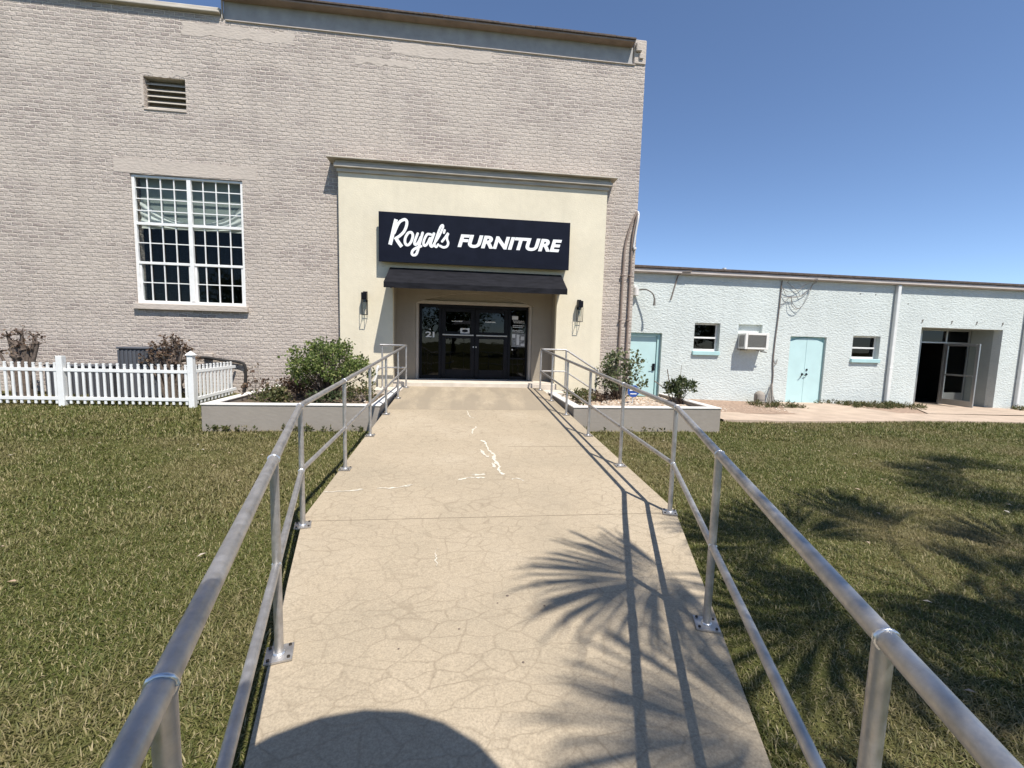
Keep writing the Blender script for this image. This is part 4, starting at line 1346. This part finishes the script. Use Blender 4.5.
# river stones in the right planter
def stones(name, label, n, fx, fz, r0, r1, seed):
    r = random.Random(seed)
    mb = MB()
    for _ in range(n):
        x, y = fx(r); z = fz(x, y); s_ = r.uniform(r0, r1)
        ax, ay, az = s_ * r.uniform(.8, 1.3), s_ * r.uniform(.7, 1.1), s_ * r.uniform(.5, .8)
        rot = r.uniform(0, 6.28); c, s2 = math.cos(rot), math.sin(rot)
        v = [(0, 0, 1), (1, 0, .1), (.4, .9, .0), (-.7, .7, .1), (-.9, -.3, 0), (-.1, -1, .1), (.7, -.7, 0), (0, 0, -.7)]
        v = [(x + (p[0] * ax * c - p[1] * ay * s2), y + (p[0] * ax * s2 + p[1] * ay * c), z + p[2] * az) for p in v]
        f = [(0, i, i % 6 + 1) for i in range(1, 7)] + [(7, i % 6 + 1, i) for i in range(1, 7)]
        mb.add(v, f)
    o = mb.build(name, M['stone'])
    return tag(o, label, 'stones', kind='stuff')


stones('river_stones', 'tan and white river stones covering the right planter', 1500, lambda r: (r.uniform(2.4, 5.0), r.uniform(8.15, 10.3)), lambda x, y: PT - .08 + .03 * math.sin(x * 3 + y), .02, .05, 3)
stones('gravel', 'pinkish gravel strip at the foot of the mint wall', 900, lambda r: (r.uniform(5.5, 9.2), r.uniform(10.35, 12.3)), lambda x, y: ground(x, y) + .02, .02, .045, 4)
stones('white_pebbles', 'few pale pebbles on the mulch of the left planter', 60, lambda r: (r.uniform(-2.4, -1.6), r.uniform(8.3, 10.8)), lambda x, y: PT - .07, .02, .045, 5)

# ------------------------------------------------------------------ plants
def leaves_mb(mb, centers, n, size, spread, r, up=0.3, ratio=.38):
    for _ in range(n):
        c, cr = r.choice(centers)
        p = Vector((r.gauss(0, 1), r.gauss(0, 1), r.gauss(0, 1))).normalized() * cr * spread * r.random() ** .5 + Vector(c)
        d = Vector((r.gauss(0, 1), r.gauss(0, 1), r.gauss(0, .8) + up)).normalized()
        sd = d.cross(Vector((r.gauss(0, 1), r.gauss(0, 1), r.gauss(0, 1)))).normalized()
        nrm = d.cross(sd)
        L_ = size * r.uniform(.6, 1.3); w_ = L_ * ratio
        a = p; b = p + d * L_
        m1 = p + d * L_ * .45 + sd * w_ + nrm * w_ * .25; m2 = p + d * L_ * .45 - sd * w_ + nrm * w_ * .25
        mb.add([a, m1, b, m2], [(0, 1, 2), (0, 2, 3)])


def shrub(name, label, cat, base, ctr, rad, nclump, nleaf, lsize, leafmat, barkmat, seed, shell=.55, clump=.16, flat=0.0, ratio=.38, group=None, stem=.012, leafname='foliage'):
    r = random.Random(seed)
    t = thing(name, label, cat, base, group)
    C = []
    while len(C) < nclump:
        d = Vector((r.gauss(0, 1), r.gauss(0, 1), r.gauss(0, 1))).normalized() * (shell + (1 - shell) * r.random())
        if d.z < -.75: continue
        p = Vector((ctr[0] + d.x * rad[0], ctr[1] + d.y * rad[1], ctr[2] + d.z * rad[2]))
        C.append((p, clump * r.uniform(.7, 1.3)))
    mb = MB()
    for p, _ in C:
        b = Vector(base) + Vector((r.uniform(-.06, .06), r.uniform(-.06, .06), 0))
        m_ = b.lerp(p, .5) + Vector((r.uniform(-.06, .06), r.uniform(-.06, .06), r.uniform(0, .08)))
        mb.tube([b, m_, p], [stem, stem * .7, stem * .35], 5, caps=False)
    put(mb, 'branches', barkmat, t)
    mb = MB()
    leaves_mb(mb, C, nleaf, lsize, 1.0, r, ratio=ratio, up=.75)
    put(mb, leafname, leafmat, t)
    return t


shrub('bush', 'large rounded green bush in front of the cream entrance block and brick wall', 'bush', (-2.72, 9.35, PT - .1), (-2.72, 9.35, 1.17), (.92, .74, .50), 130, 5600, .058, M['bush'], M['bark'], 11, shell=.45, clump=.14)
shrub('bush', 'tall loose olive bush growing just behind the small blue yard sign', 'bush', (3.66, 9.45, PT - .1), (3.62, 9.45, 1.12), (.72, .5, .56), 60, 980, .08, M['olive'], M['bark'], 12, shell=.30, clump=.14, stem=.011)
shrub('bush', 'small dark spiky bush against the mint wall at the corner of the stony planter', 'bush', (5.0, 9.2, PT - .1), (5.0, 9.2, .80), (.36, .32, .24), 30, 650, .10, M['darkleaf'], M['bark'], 13, shell=.3, clump=.1, ratio=.22, stem=.008)
shrub('low_plant', 'low green plant at the ramp end of the right planter', 'plant', (2.62, 9.1, PT - .1), (2.62, 9.1, .60), (.30, .5, .12), 22, 480, .06, M['ground_leaf'], M['bark'], 14, shell=.2, clump=.1, stem=.005)
shrub('low_plant', 'dark brown dry creeping plant under the tall olive bush', 'plant', (3.2, 9.3, PT - .1), (3.2, 9.5, .57), (.55, .4, .08), 22, 420, .06, M['dryleaf'], M['bark'], 24, shell=.2, clump=.1, stem=.005)
shrub('twiggy_plant', 'thin twiggy plant with sparse leaves at the left end of the left planter', 'plant', (-3.95, 9.0, PT - .1), (-3.95, 9.0, .82), (.34, .3, .36), 16, 130, .06, M['dryleaf'], M['twig'], 15, shell=.5, clump=.07, stem=.007)
shrub('low_plant', 'low yellow-green ground plant left of the big bush', 'plant', (-3.45, 8.6, PT - .1), (-3.45, 8.6, .60), (.42, .36, .13), 30, 850, .06, M['ground_leaf'], M['bark'], 16, shell=.2, clump=.11, stem=.005)
shrub('low_plant', 'dark brown low plant behind the yellow-green one in the left planter', 'plant', (-3.35, 9.6, PT - .1), (-3.35, 9.6, .70), (.5, .3, .20), 30, 700, .06, M['dryleaf'], M['bark'], 17, shell=.2, clump=.12, stem=.006)
shrub('low_plant', 'dull brown plant by the handrail at the right end of the left planter', 'plant', (-1.95, 8.9, PT - .1), (-1.95, 8.9, .68), (.32, .5, .24), 26, 420, .06, M['ground_leaf'], M['twig'], 18, shell=.3, clump=.1, stem=.006)
shrub('low_plant', 'dark leafy ground plant at the foot of the big green bush', 'plant', (-2.5, 8.55, PT - .1), (-2.5, 8.55, .58), (.5, .22, .12), 22, 420, .06, M['darkleaf'], M['bark'], 19, shell=.3, clump=.1, stem=.005)


# pruned crape myrtles behind the fence
def pruned(label, base, stubs, seed, leaf=0):
    r = random.Random(seed)
    t = thing('pruned_tree', label, 'tree', base, 'pruned trees behind the white fence')
    mb = MB()
    C = []
    for (dx, dy, h, rr) in stubs:
        b = Vector(base) + Vector((dx * .25, dy * .25, 0)); m_ = Vector(base) + Vector((dx * .55, dy * .6, h * .55)); e = Vector(base) + Vector((dx, dy, h))
        mb.tube([b, m_, e], [rr * 1.3, rr * 1.1, rr * .8], 7)
        # knobbly head with short sprouts
        for k in range(9):
            d = Vector((r.gauss(0, 1), r.gauss(0, 1), r.gauss(.5, .8))).normalized()
            L_ = r.uniform(.06, .20)
            mb.tube([e, e + d * L_ * .5 + Vector((0, 0, .02)), e + d * L_], [rr * .55, rr * .35, rr * .15], 5)
            C.append((e + d * L_, .06))
    put(mb, 'branches', M['bark'], t)
    if leaf:
        mb = MB(); leaves_mb(mb, C, leaf, .06, 1.0, r)
        put(mb, 'dry_leaves', M['dryleaf'], t)


pruned('thick stubby bare tree with knobby cut branches behind the white fence', (-9.62, 10.75, .2), [(0, 0, .85, .15), (-.06, 0, 1.15, .085), (.05, .02, 1.18, .08), (-.20, 0, 1.38, .035), (.02, .05, 1.40, .04), (.36, 0, 1.20, .035), (.22, .1, 1.36, .035), (-.40, 0, 1.02, .03), (.12, .05, 1.1, .05)], 31, 200)
pruned('bushy pruned tree with brown shoots in front of the dark air conditioner', (-6.58, 10.72, .2), [(-.42, 0, 1.05, .025), (-.25, .05, 1.22, .03), (-.05, 0, 1.0, .05), (.1, .05, 1.32, .03), (.28, 0, 1.12, .03), (.42, .05, 1.05, .025), (.15, -.1, .9, .04), (-.15, -.1, .95, .03), (.33, .1, .85, .025), (-.36, .1, .95, .02), (.0, .1, 1.2, .02), (.46, 0, .9, .02), (-.12, .1, 1.3, .02), (.22, 0, 1.24, .02), (-.48, 0, .9, .02)], 32, 800)
g_ = thing('leaning_post', 'weathered grey post behind the white fence at the far left edge', 'post', (-10.05, 10.6, .2))
put(MB().tube([(-10.15, 10.6, .15), (-10.12, 10.6, .9), (-10.10, 10.6, 1.28)], [.12, .11, .06], 10), 'shaft', M['twig'], g_)

# ------------------------------------------------------------------ picket fence
FX, FY = -5.78, 10.12
fe = thing('picket_fence', 'white vinyl picket fence turning a corner in front of the brick wall', 'fence', (FX, FY, .15))
def picket(mb, x, y, z0, z1, dx, dy):
    w_, th = .0235, .011
    px, py = -dy, dx
    def q(u, v_, z): return (x + dx * u + px * v_, y + dy * u + py * v_, z)
    sec = [(-w_, z0), (w_, z0), (w_, z1 - .05), (w_ * .35, z1 - .012), (w_ * .75, z1), (0, z1 + .02), (-w_ * .75, z1), (-w_ * .35, z1 - .012), (-w_, z1 - .05)]
    sec = [(-w_, z0), (w_, z0), (w_, z1 - .055), (w_ * .55, z1 - .045), (w_ * 1.1, z1 - .025), (w_ * .8, z1), (-w_ * .8, z1), (-w_ * 1.1, z1 - .025), (-w_ * .55, z1 - .045), (-w_, z1 - .055)]
    n = len(sec)
    v = [q(u, -th, z) for u, z in sec] + [q(u, th, z) for u, z in sec]
    f = [tuple(range(n)), tuple(range(2 * n - 1, n - 1, -1))] + [(i, (i + 1) % n, n + (i + 1) % n, n + i) for i in range(n)]
    mb.add(v, f)
def fpost(x, y, z0, z1, cap=True):
    p = put(MB().cbox(x - .058, x + .058, y - .058, y + .058, z0, z1, .006), 'post', M['white'], fe)
    if cap:
        mb = MB()
        mb.cbox(x - .078, x + .078, y - .078, y + .078, z1 + .001, z1 + .03, .006)
        a = z1 + .031; v = [(x - .07, y - .07, a), (x + .07, y - .07, a), (x + .07, y + .07, a), (x - .07, y + .07, a), (x, y, a + .075)]
        mb.add(v, [(0, 1, 4), (1, 2, 4), (2, 3, 4), (3, 0, 4), (0, 1, 2, 3)])
        put(mb, 'post_cap', M['white'], p)
ZF = .15
fpost(FX, FY, ZF - .12, 1.26)
fpost(-8.36, FY + .06, ZF - .12, 1.20, False)
fpost(-10.95, FY + .12, ZF - .12, 1.20, False)
dirx, diry = -1.0, .0232
L_ = math.hypot(dirx, diry); dirx /= L_; diry /= L_
d = .12
pk = []
while d < 5.4:
    if abs(d - 2.58) > .10 and abs(d - 5.17) > .1:
        pk.append((FX + dirx * d, FY + diry * d, ZF + .035, 1.06 + rnd.uniform(-.008, .008), dirx, diry))
    d += .136
# return run to the wall
rx, ry = .245, 1.30
L2 = math.hypot(rx, ry); rx /= L2; ry /= L2
d = .12
while d < 1.30:
    pk.append((FX + rx * d, FY + ry * d, ZF + .04 + .075 * d, 1.06 + .02 * d, rx, ry))
    d += .108
for a in pk:
    mb = MB(); picket(mb, *a)
    put(mb, 'picket', M['white'], fe)
def rail(p, q, h):
    mb = MB()
    p, q = Vector(p), Vector(q); d_ = (q - p).normalized(); n_ = Vector((-d_.y, d_.x, 0)).normalized() * .02
    v = [p - n_, p + n_, p + n_ + Vector((0, 0, h)), p - n_ + Vector((0, 0, h)), q - n_, q + n_, q + n_ + Vector((0, 0, h)), q - n_ + Vector((0, 0, h))]
    mb.add(v, [(0, 1, 2, 3), (4, 5, 6, 7), (0, 1, 5, 4), (1, 2, 6, 5), (2, 3, 7, 6), (3, 0, 4, 7)])
    put(mb, 'rail', M['white'], fe)
for z in (.29, .90):
    rail((FX - .06, FY + .001, z - .025), (-8.30, FY + .059, z - .025), .065)
    rail((-8.42, FY + .061, z - .025), (-10.89, FY + .119, z - .025), .065)
rail((FX + .01, FY + .06, .27), (FX + .245, FY + 1.32, .37), .065)
rail((FX + .01, FY + .06, .885), (FX + .245, FY + 1.32, .92), .065)

# air conditioning condensers behind the fence
def condenser(label, x0, x1, y0, y1, z0, z1):
    t = thing('condenser_unit', label, 'air conditioner', ((x0 + x1) / 2, y0, z0), 'condenser units behind the fence')
    mb = MB(); mb.cbox(x0 + .02, x1 - .02, y0 + .02, y1, z0, z1 - .05, .02)
    put(mb, 'casing', M['ac_grey'], t)
    mb = MB()
    x = x0 + .03
    while x < x1 - .05:
        mb.box(x, x + .035, y0 - .005, y0 + .019, z0 + .06, z1 - .07); x += .085
    put(mb, 'louvre_ribs', M['ac_grey'], t)
    put(MB().cbox(x0, x1, y0 - .01, y1 + .02, z1 - .049, z1, .015), 'top_cover', M['ac_grey'], t)


condenser('tall dark ribbed condenser unit behind the fence and the bushy pruned tree', -7.70, -6.75, 10.75, 11.45, .22, 1.40)
condenser('low dark unit behind the pickets, right of the thick fence post', -8.30, -7.85, 10.7, 11.3, .20, .98)
condenser('low dark unit behind the pickets, at the foot of the stubby pruned tree', -9.40, -8.65, 11.0, 11.45, .20, .95)
bp = thing('insulated_pipe', 'black insulated pipe along the brick wall behind the fence return', 'pipe', (-5.6, YB - .06, .9))
mb = MB(); mb.tube([tuple(p) for p in catmull([(-6.75, YB - .2, 1.05), (-6.25, YB - .12, 1.16), (-5.8, YB - .07, 1.10), (-5.42, YB - .07, 1.06), (-5.30, YB - .07, .95), (-5.31, YB - .07, .6), (-5.36, YB - .07, .3)], 6)], .035, 8)
put(mb, 'pipe', M['black_rubber'], bp)
put(MB().cbox(-6.25, -6.05, YB - .08, YB - .002, 1.16, 1.27, .01), 'outlet_box', M['patch'], bp)

# yard sign
ysn = thing('yard_sign', 'small blue octagonal security yard sign with a white emblem in the right planter', 'sign', (3.70, 8.78, PT - .1))
c8 = lambda R, y, cx=3.70, cz=.765: [(cx + R * math.cos(math.pi / 8 + k * math.pi / 4), cz + R * math.sin(math.pi / 8 + k * math.pi / 4)) for k in range(8)]
put(MB().poly_y(c8(.135, 0), 8.77, 8.782), 'plate', M['blue'], ysn)
mb = MB()
mb.poly_y([(3.61, .775), (3.79, .775), (3.765, .83), (3.73, .82), (3.70, .865), (3.67, .82), (3.635, .83)], 8.764, 8.768)
mb.poly_y([(3.63, .70), (3.77, .70), (3.77, .718), (3.63, .718)], 8.764, 8.768)
put_each(mb, 'emblem', M['sign_white'], ysn)
put(MB().tube([(3.70, 8.79, PT - .12), (3.70, 8.79, .80)], .010, 6), 'stake', M['pvc'], ysn)

# bare stalks by the aqua corner door
bs_ = thing('bare_stalk', 'thin bare stalks sticking up before the aqua corner door', 'plant', (5.1, 9.9, .45))
mb = MB()
mb.tube([(5.0, 9.6, .45), (4.85, 9.6, .72), (4.55, 9.6, .92)], .012, 5); mb.tube([(5.05, 9.6, .45), (4.93, 9.6, .85), (4.85, 9.6, 1.2)], .012, 5); mb.tube([(5.15, 9.6, .45), (5.2, 9.6, 1.3)], .006, 4)
put_each(mb, 'stalk', M['twig'], bs_)

# ------------------------------------------------------------------ grass
def blades(n, fx, keep, seed, hl, wl, lean):
    g = np.random.default_rng(seed)
    x, y = fx(g, n)
    k = keep(x, y)
    x, y = x[k], y[k]
    n = len(x)
    gn = np.random.default_rng(99)
    G1, G2 = gn.random((80, 80)), gn.random((400, 400))
    def vn(G, sc):
        u, v_ = (x + 30) * sc, (y + 10) * sc
        i, j = np.floor(u).astype(int), np.floor(v_).astype(int)
        a, b = u - i, v_ - j
        a, b = a * a * (3 - 2 * a), b * b * (3 - 2 * b)
        m_, k_ = G.shape[0], G.shape[1]
        g00, g10, g01, g11 = G[i % m_, j % k_], G[(i + 1) % m_, j % k_], G[i % m_, (j + 1) % k_], G[(i + 1) % m_, (j + 1) % k_]
        return (g00 * (1 - a) + g10 * a) * (1 - b) + (g01 * (1 - a) + g11 * a) * b
    clump = .45 * vn(G1, 1.1) + .55 * vn(G2, 7.0)
    k = g.random(n) < .35 + 1.1 * clump
    x, y, clump = x[k], y[k], clump[k]
    n = len(x)
    z = np.array([ground(a, b) for a, b in zip(np.clip(x, -22, 22), np.clip(y, -8, 11.6))]) - .012
    th = g.uniform(0, 2 * np.pi, n); L = g.uniform(hl[0], hl[1], n) * (.55 + .9 * clump); w = g.uniform(wl[0], wl[1], n)
    le = g.uniform(lean[0], lean[1], n)
    dx, dy = np.cos(th), np.sin(th); px, py = -dy, dx
    c1, s1 = np.cos(le * .6), np.sin(le * .6)
    c2, s2 = np.cos(le * 1.25), np.sin(le * 1.25)
    P0 = np.stack([x, y, z], 1)
    P1 = P0 + np.stack([dx * s1, dy * s1, c1], 1) * (L * .5)[:, None]
    P2 = P1 + np.stack([dx * s2, dy * s2, c2], 1) * (L * .5)[:, None]
    S = np.stack([px, py, np.zeros(n)], 1) * w[:, None]
    V = np.stack([P0 - S * .7, P0 + S * .7, P1 + S, P2, P1 - S], 1).reshape(-1, 3)
    i = np.arange(n)[:, None] * 5
    F = np.concatenate([i + np.array([[0, 1, 4]]), i + np.array([[1, 2, 4]]), i + np.array([[4, 2, 3]])], 0)
    return V, F


def on_lawn(x, y):
    ok = np.ones(len(x), bool)
    lx = np.interp(y, [p[1] for p in LE], [p[0] for p in LE]); rx_ = np.interp(y, [p[1] for p in RE], [p[0] for p in RE])
    ok &= ~((x > lx - .012) & (x < rx_ + .012))
    ok &= ~((x > -4.44) & (x < -1.3) & (y > 7.93)); ok &= ~((x > 2.1) & (x < 5.23) & (y > 7.93))
    ok &= ~((x > 5.9) & (y > 9.03 + (x - 6) * .05)); ok &= ~((x > 5.2) & (x < 6) & (y > 10))
    ok &= ~((x < -4.4) & (y > 11.45))
    # only where the picture can see
    ok &= (x < 1.75 * y + 1.2) & (x > -1.25 * y - 1.0)
    return ok


parts = []
near = lambda g, n: (g.uniform(-5, 7.5, n), g.uniform(.5, 4.2, n))
mid = lambda g, n: (g.uniform(-10, 13.5, n), g.uniform(4.0, 7.5, n))
far = lambda g, n: (g.uniform(-14, 21, n), g.uniform(7.3, 11.5, n))
for a in ((520000, near, 1, (.024, .062), (.0014, .0030), (.6, 1.75)), (300000, mid, 2, (.03, .07), (.0026, .0046), (.5, 1.5)), (190000, far, 3, (.035, .075), (.005, .008), (.3, 1.1))):
    parts.append(blades(a[0], a[1], on_lawn, a[2], a[3], a[4], a[5]))
off = 0
VV, FF = [], []
for V, F in parts:
    VV.append(V); FF.append(F + off); off += len(V)
gr = fast_mesh('grass', np.concatenate(VV), np.concatenate(FF), M['grass'], 3)
tag(gr, 'short green and straw grass blades of the lawn', 'grass', kind='stuff')

# weeds along the foot of the mint wall
mb = MB(); r = random.Random(5)
C = []
for (xa, xb, ya, yb, n_) in ((8.6, 9.9, 11.2, 11.9, 30), (11.8, 14.6, 11.4, 12.3, 70), (18.3, 20, 11.6, 12.3, 30), (10.9, 11.7, 12.2, 12.4, 4)):
    for _ in range(n_):
        x, y = r.uniform(xa, xb), r.uniform(ya, yb)
        C.append((Vector((x, y, ground(x, y) + .05)), .10))
leaves_mb(mb, C, 4200, .09, 1.0, r, up=.7, ratio=.15)
wd_ = mb.build('weeds', M['ground_leaf'])
tag(wd_, 'strip of dry weeds along the foot of the mint wall', 'weeds', kind='stuff')
mb = MB(); C = []
for _ in range(26):
    x = r.uniform(-4.3, -1.6); C.append((Vector((x, 7.88, ground(x, 7.9) + .05)), .05))
for _ in range(8):
    x = r.uniform(2.3, 5.1); C.append((Vector((x, 7.88, ground(x, 7.9) + .04)), .05))
leaves_mb(mb, C, 420, .06, 1.0, r, up=.8, ratio=.25)
tag(mb.build('weed_tufts', M['ground_leaf']), 'small weed tufts along the foot of the planter fronts', 'weeds', kind='stuff')
# scattered dry leaves on the lawn
mb = MB()
for _ in range(130):
    x, y = r.uniform(-9, 9), r.uniform(1.2, 9)
    if -1.5 < x < 2.3: continue
    a = r.uniform(0, 6.28); s_ = r.uniform(.015, .035); z = ground(x, y) + .035
    mb.add([(x - s_ * math.cos(a), y - s_ * math.sin(a), z), (x + s_ * .5 * math.sin(a), y - s_ * .5 * math.cos(a), z + .01), (x + s_ * math.cos(a), y + s_ * math.sin(a), z + .004), (x - s_ * .5 * math.sin(a), y + s_ * .5 * math.cos(a), z + .008)], [(0, 1, 2, 3)])
tag(mb.build('fallen_leaves', M['stone']), 'scattered small dry leaves lying on the lawn', 'leaves', kind='stuff')
# specks on the ramp
mb = MB()
for (x, y) in ((.26, 2.55), (.33, 2.62), (.02, 2.33), (.55, 2.5), (.35, 2.05), (.9, 3.0), (-.3, 2.2)):
    s_ = r.uniform(.006, .012); z = zr(y)
    mb.add([(x + s_ * math.cos(k), y + s_ * math.sin(k), z + .002) for k in range(6)] + [(x, y, z + s_ * .8)], [(k, (k + 1) % 6, 6) for k in range(6)])
tag(mb.build('ramp_debris', M['bark']), 'tiny dark bits of debris on the ramp', 'debris', kind='stuff')

# ------------------------------------------------------------------ behind the camera: what shades the foreground
def palm_tree(label, C, ground_z, fronds, seed):
    r = random.Random(seed)
    C = Vector(C)
    t = thing('palm_tree', label, 'tree', (C.x, C.y, ground_z))
    mb = MB(); pts = [(C.x + .06 * math.sin(k), C.y, ground_z - .2 + (C.z - ground_z + .1) * k / 8) for k in range(9)]
    mb.tube(pts, [.20, .17, .16, .16, .155, .15, .15, .16, .18], 12)
    put(mb, 'trunk', M['bark'], t)
    for (hx, hy, hz, leafL, az, spr) in fronds:
        mb = MB()
        hub = Vector((hx, hy, hz))
        if az is None: az = math.degrees(math.atan2(hy - C.y, hx - C.x))
        ax = Vector((math.cos(math.radians(az)), math.sin(math.radians(az)), -.12)).normalized()
        sd = ax.cross(Vector((0, 0, 1))).normalized(); up = sd.cross(ax)
        mid_ = C.lerp(hub, .55) + Vector((0, 0, .15))
        mb.tube([C, mid_, hub, hub + ax * leafL * .3], [.020, .015, .010, .004], 5)
        nl = int(34 + spr * .28)
        for k in range(nl):
            q = -1 + 2 * k / (nl - 1)
            a = math.radians(spr * q) + r.uniform(-.035, .035)
            ld = ax * math.cos(a) + sd * math.sin(a) + up * (.16 * abs(math.sin(a)) + r.uniform(-.08, .08))
            ld.normalize()
            L_ = leafL * (1 - .22 * q * q) * r.uniform(.82, 1.05)
            ws = ld.cross(up).normalized()
            root = hub + ax * leafL * .26 * (1 - abs(q)) * r.uniform(.8, 1.1)
            dr_ = r.uniform(.10, .34)
            p0 = root; p1 = root + ld * L_ * .4; p2 = root + ld * L_ * .75 + Vector((0, 0, -.25 * dr_)); p3 = root + ld * L_ * .96 + Vector((0, 0, -dr_))
            w1 = .018 * r.uniform(.7, 1.3); w2 = .013
            mb.add([p0, p1 + ws * w1, p2 + ws * w2, p3, p2 - ws * w2, p1 - ws * w1], [(0, 1, 5), (1, 2, 4, 5), (2, 3, 4)])
        put(mb, 'frond', M['palm'], t)


def above(gx_, gy_, h):
    # the point h metres up whose shadow falls on the ground point
    h *= 1.35
    return (gx_ + .25 * h, gy_ - .53 * h, h)


r = random.Random(2)
C1 = (4.95, -.70, 6.0)
fr1 = []
for gx_, gy_, h, L_, az, spr in ((1.50, 2.86, 4.0, 1.12, 188, 88), (1.45, 1.58, 4.9, 1.15, 172, 92), (1.95, 1.0, 4.9, 1.1, 180, 80), (2.5, 2.3, 4.1, 1.2, None, 110), (2.75, 3.3, 4.4, 1.1, None, 100), (4.2, 3.6, 4.4, 1.4, 75, 45), (3.3, 3.5, 4.6, 1.1, None, 110), (5.0, 3.1, 4.4, 1.1, None, 110),
                        (5.2, 2.2, 4.2, 1.1, None, 110), (4.9, 1.3, 4.1, 1.1, None, 110), (3.9, .9, 4.0, 1.1, None, 110), (3.6, 2.3, 5.3, 1.1, None, 110), (4.2, 2.7, 5.2, 1.1, None, 110), (2.9, 2.6, 5.1, 1.1, None, 110), (3.2, 1.7, 4.9, 1.1, None, 110), (4.2, 1.8, 4.8, 1.1, None, 110)):
    fr1.append(above(gx_, gy_, h) + (L_, az, spr))
palm_tree('fan palm beside the ramp whose fronds shade the concrete', C1, 0, fr1, 41)
fr2 = []
for gx_, gy_, h, L_ in ((6.6, 4.6, 4.4, 1.0), (7.2, 5.2, 4.8, 1.0), (8.0, 5.5, 5.0, 1.0), (7.0, 4.2, 4.5, 1.0), (7.9, 4.6, 5.2, 1.0), (8.9, 4.9, 4.8, 1.0), (8.4, 3.9, 4.6, 1.0), (7.6, 3.8, 5.4, .9), (9.2, 4.2, 5.0, 1.0)):
    fr2.append(above(gx_, gy_, h + 1.4) + (L_, None, 100))
palm_tree('fan palm shading the right side of the lawn', (10.0, .1, 8.4), 0, fr2, 42)
um = thing('shadow_parasol', 'unseen round canopy on a pole, added to cast the foreground shadow', 'umbrella', (.23, -.42, zr(-.4)))  # added out of view to throw the round shadow on the ramp
mb = MB()
n = 24; uc = (.23, -.21); zz = 2.62
rim = [(uc[0] + .71 * math.cos(2 * math.pi * k / n), uc[1] + .71 * math.sin(2 * math.pi * k / n), zz) for k in range(n)]
m_ = [(uc[0] + .4 * math.cos(2 * math.pi * k / n), uc[1] + .4 * math.sin(2 * math.pi * k / n), zz + .17) for k in range(n)]
mb.add(rim + m_ + [(uc[0], uc[1], zz + .24)], [(k, (k + 1) % n, n + (k + 1) % n, n + k) for k in range(n)] + [(n + k, n + (k + 1) % n, 2 * n) for k in range(n)], True)
put(mb, 'canopy', M['umbrella'], um)
put(MB().tube([(uc[0], uc[1] - .21, zr(-.4) + .06), (uc[0], uc[1] - .21, 2.4), (uc[0], uc[1], zz + .22)], .018, 8), 'pole', M['alum'], um)
put(MB().tube([(uc[0], uc[1] - .21, zr(-.4) + .002), (uc[0], uc[1] - .21, zr(-.4) + .06)], [.22, .18], 20), 'base', M['grille'], um)


def broad_tree(label, x, y, h, R, seed):
    r = random.Random(seed)
    t = thing('broadleaf_tree', label, 'tree', (x, y, 0))
    C = []
    for _ in range(60):
        d = Vector((r.gauss(0, 1), r.gauss(0, 1), r.gauss(0, 1))).normalized() * r.uniform(.4, 1)
        C.append((Vector((x + d.x * R, y + d.y * R, h + d.z * R * .7)), R * .25))
    mb = MB(); mb.tube([(x, y, -.2), (x + .1, y, h * .4), (x, y, h)], [.35, .28, .12], 10)
    for p, _ in C[:18]: mb.tube([(x, y, h * .45), tuple(Vector((x, y, h * .5)).lerp(p, .6)), tuple(p)], [.12, .07, .03], 5)
    put(mb, 'trunk', M['bark'], t)
    mb = MB(); leaves_mb(mb, C, 5000, .32, 1.0, r); put(mb, 'crown', M['bush'], t)


broad_tree('leafy street tree across the lawn behind the viewpoint', -9, -24, 6.5, 4.0, 51)
broad_tree('second leafy street tree behind the viewpoint, taller and wider', 7, -30, 7.5, 5.0, 52)
for k_, (x, y, h, R, nm) in enumerate(((-22, -26, 6.5, 5.0, 'far left broad tree behind the viewpoint'), (20, -27, 6.0, 4.6, 'low wide tree far right behind the viewpoint'), (-1, -34, 7.0, 5.2, 'broad tree straight behind the viewpoint'), (31, -24, 6.5, 5.0, 'outermost right tree behind the viewpoint'), (-14, -33, 6.0, 5.0, 'tree between two larger ones behind the viewpoint'), (13, -36, 6.5, 5.5, 'rear tree behind the viewpoint'))):
    broad_tree(nm, x, y, h - 1.5, R, 60 + k_)
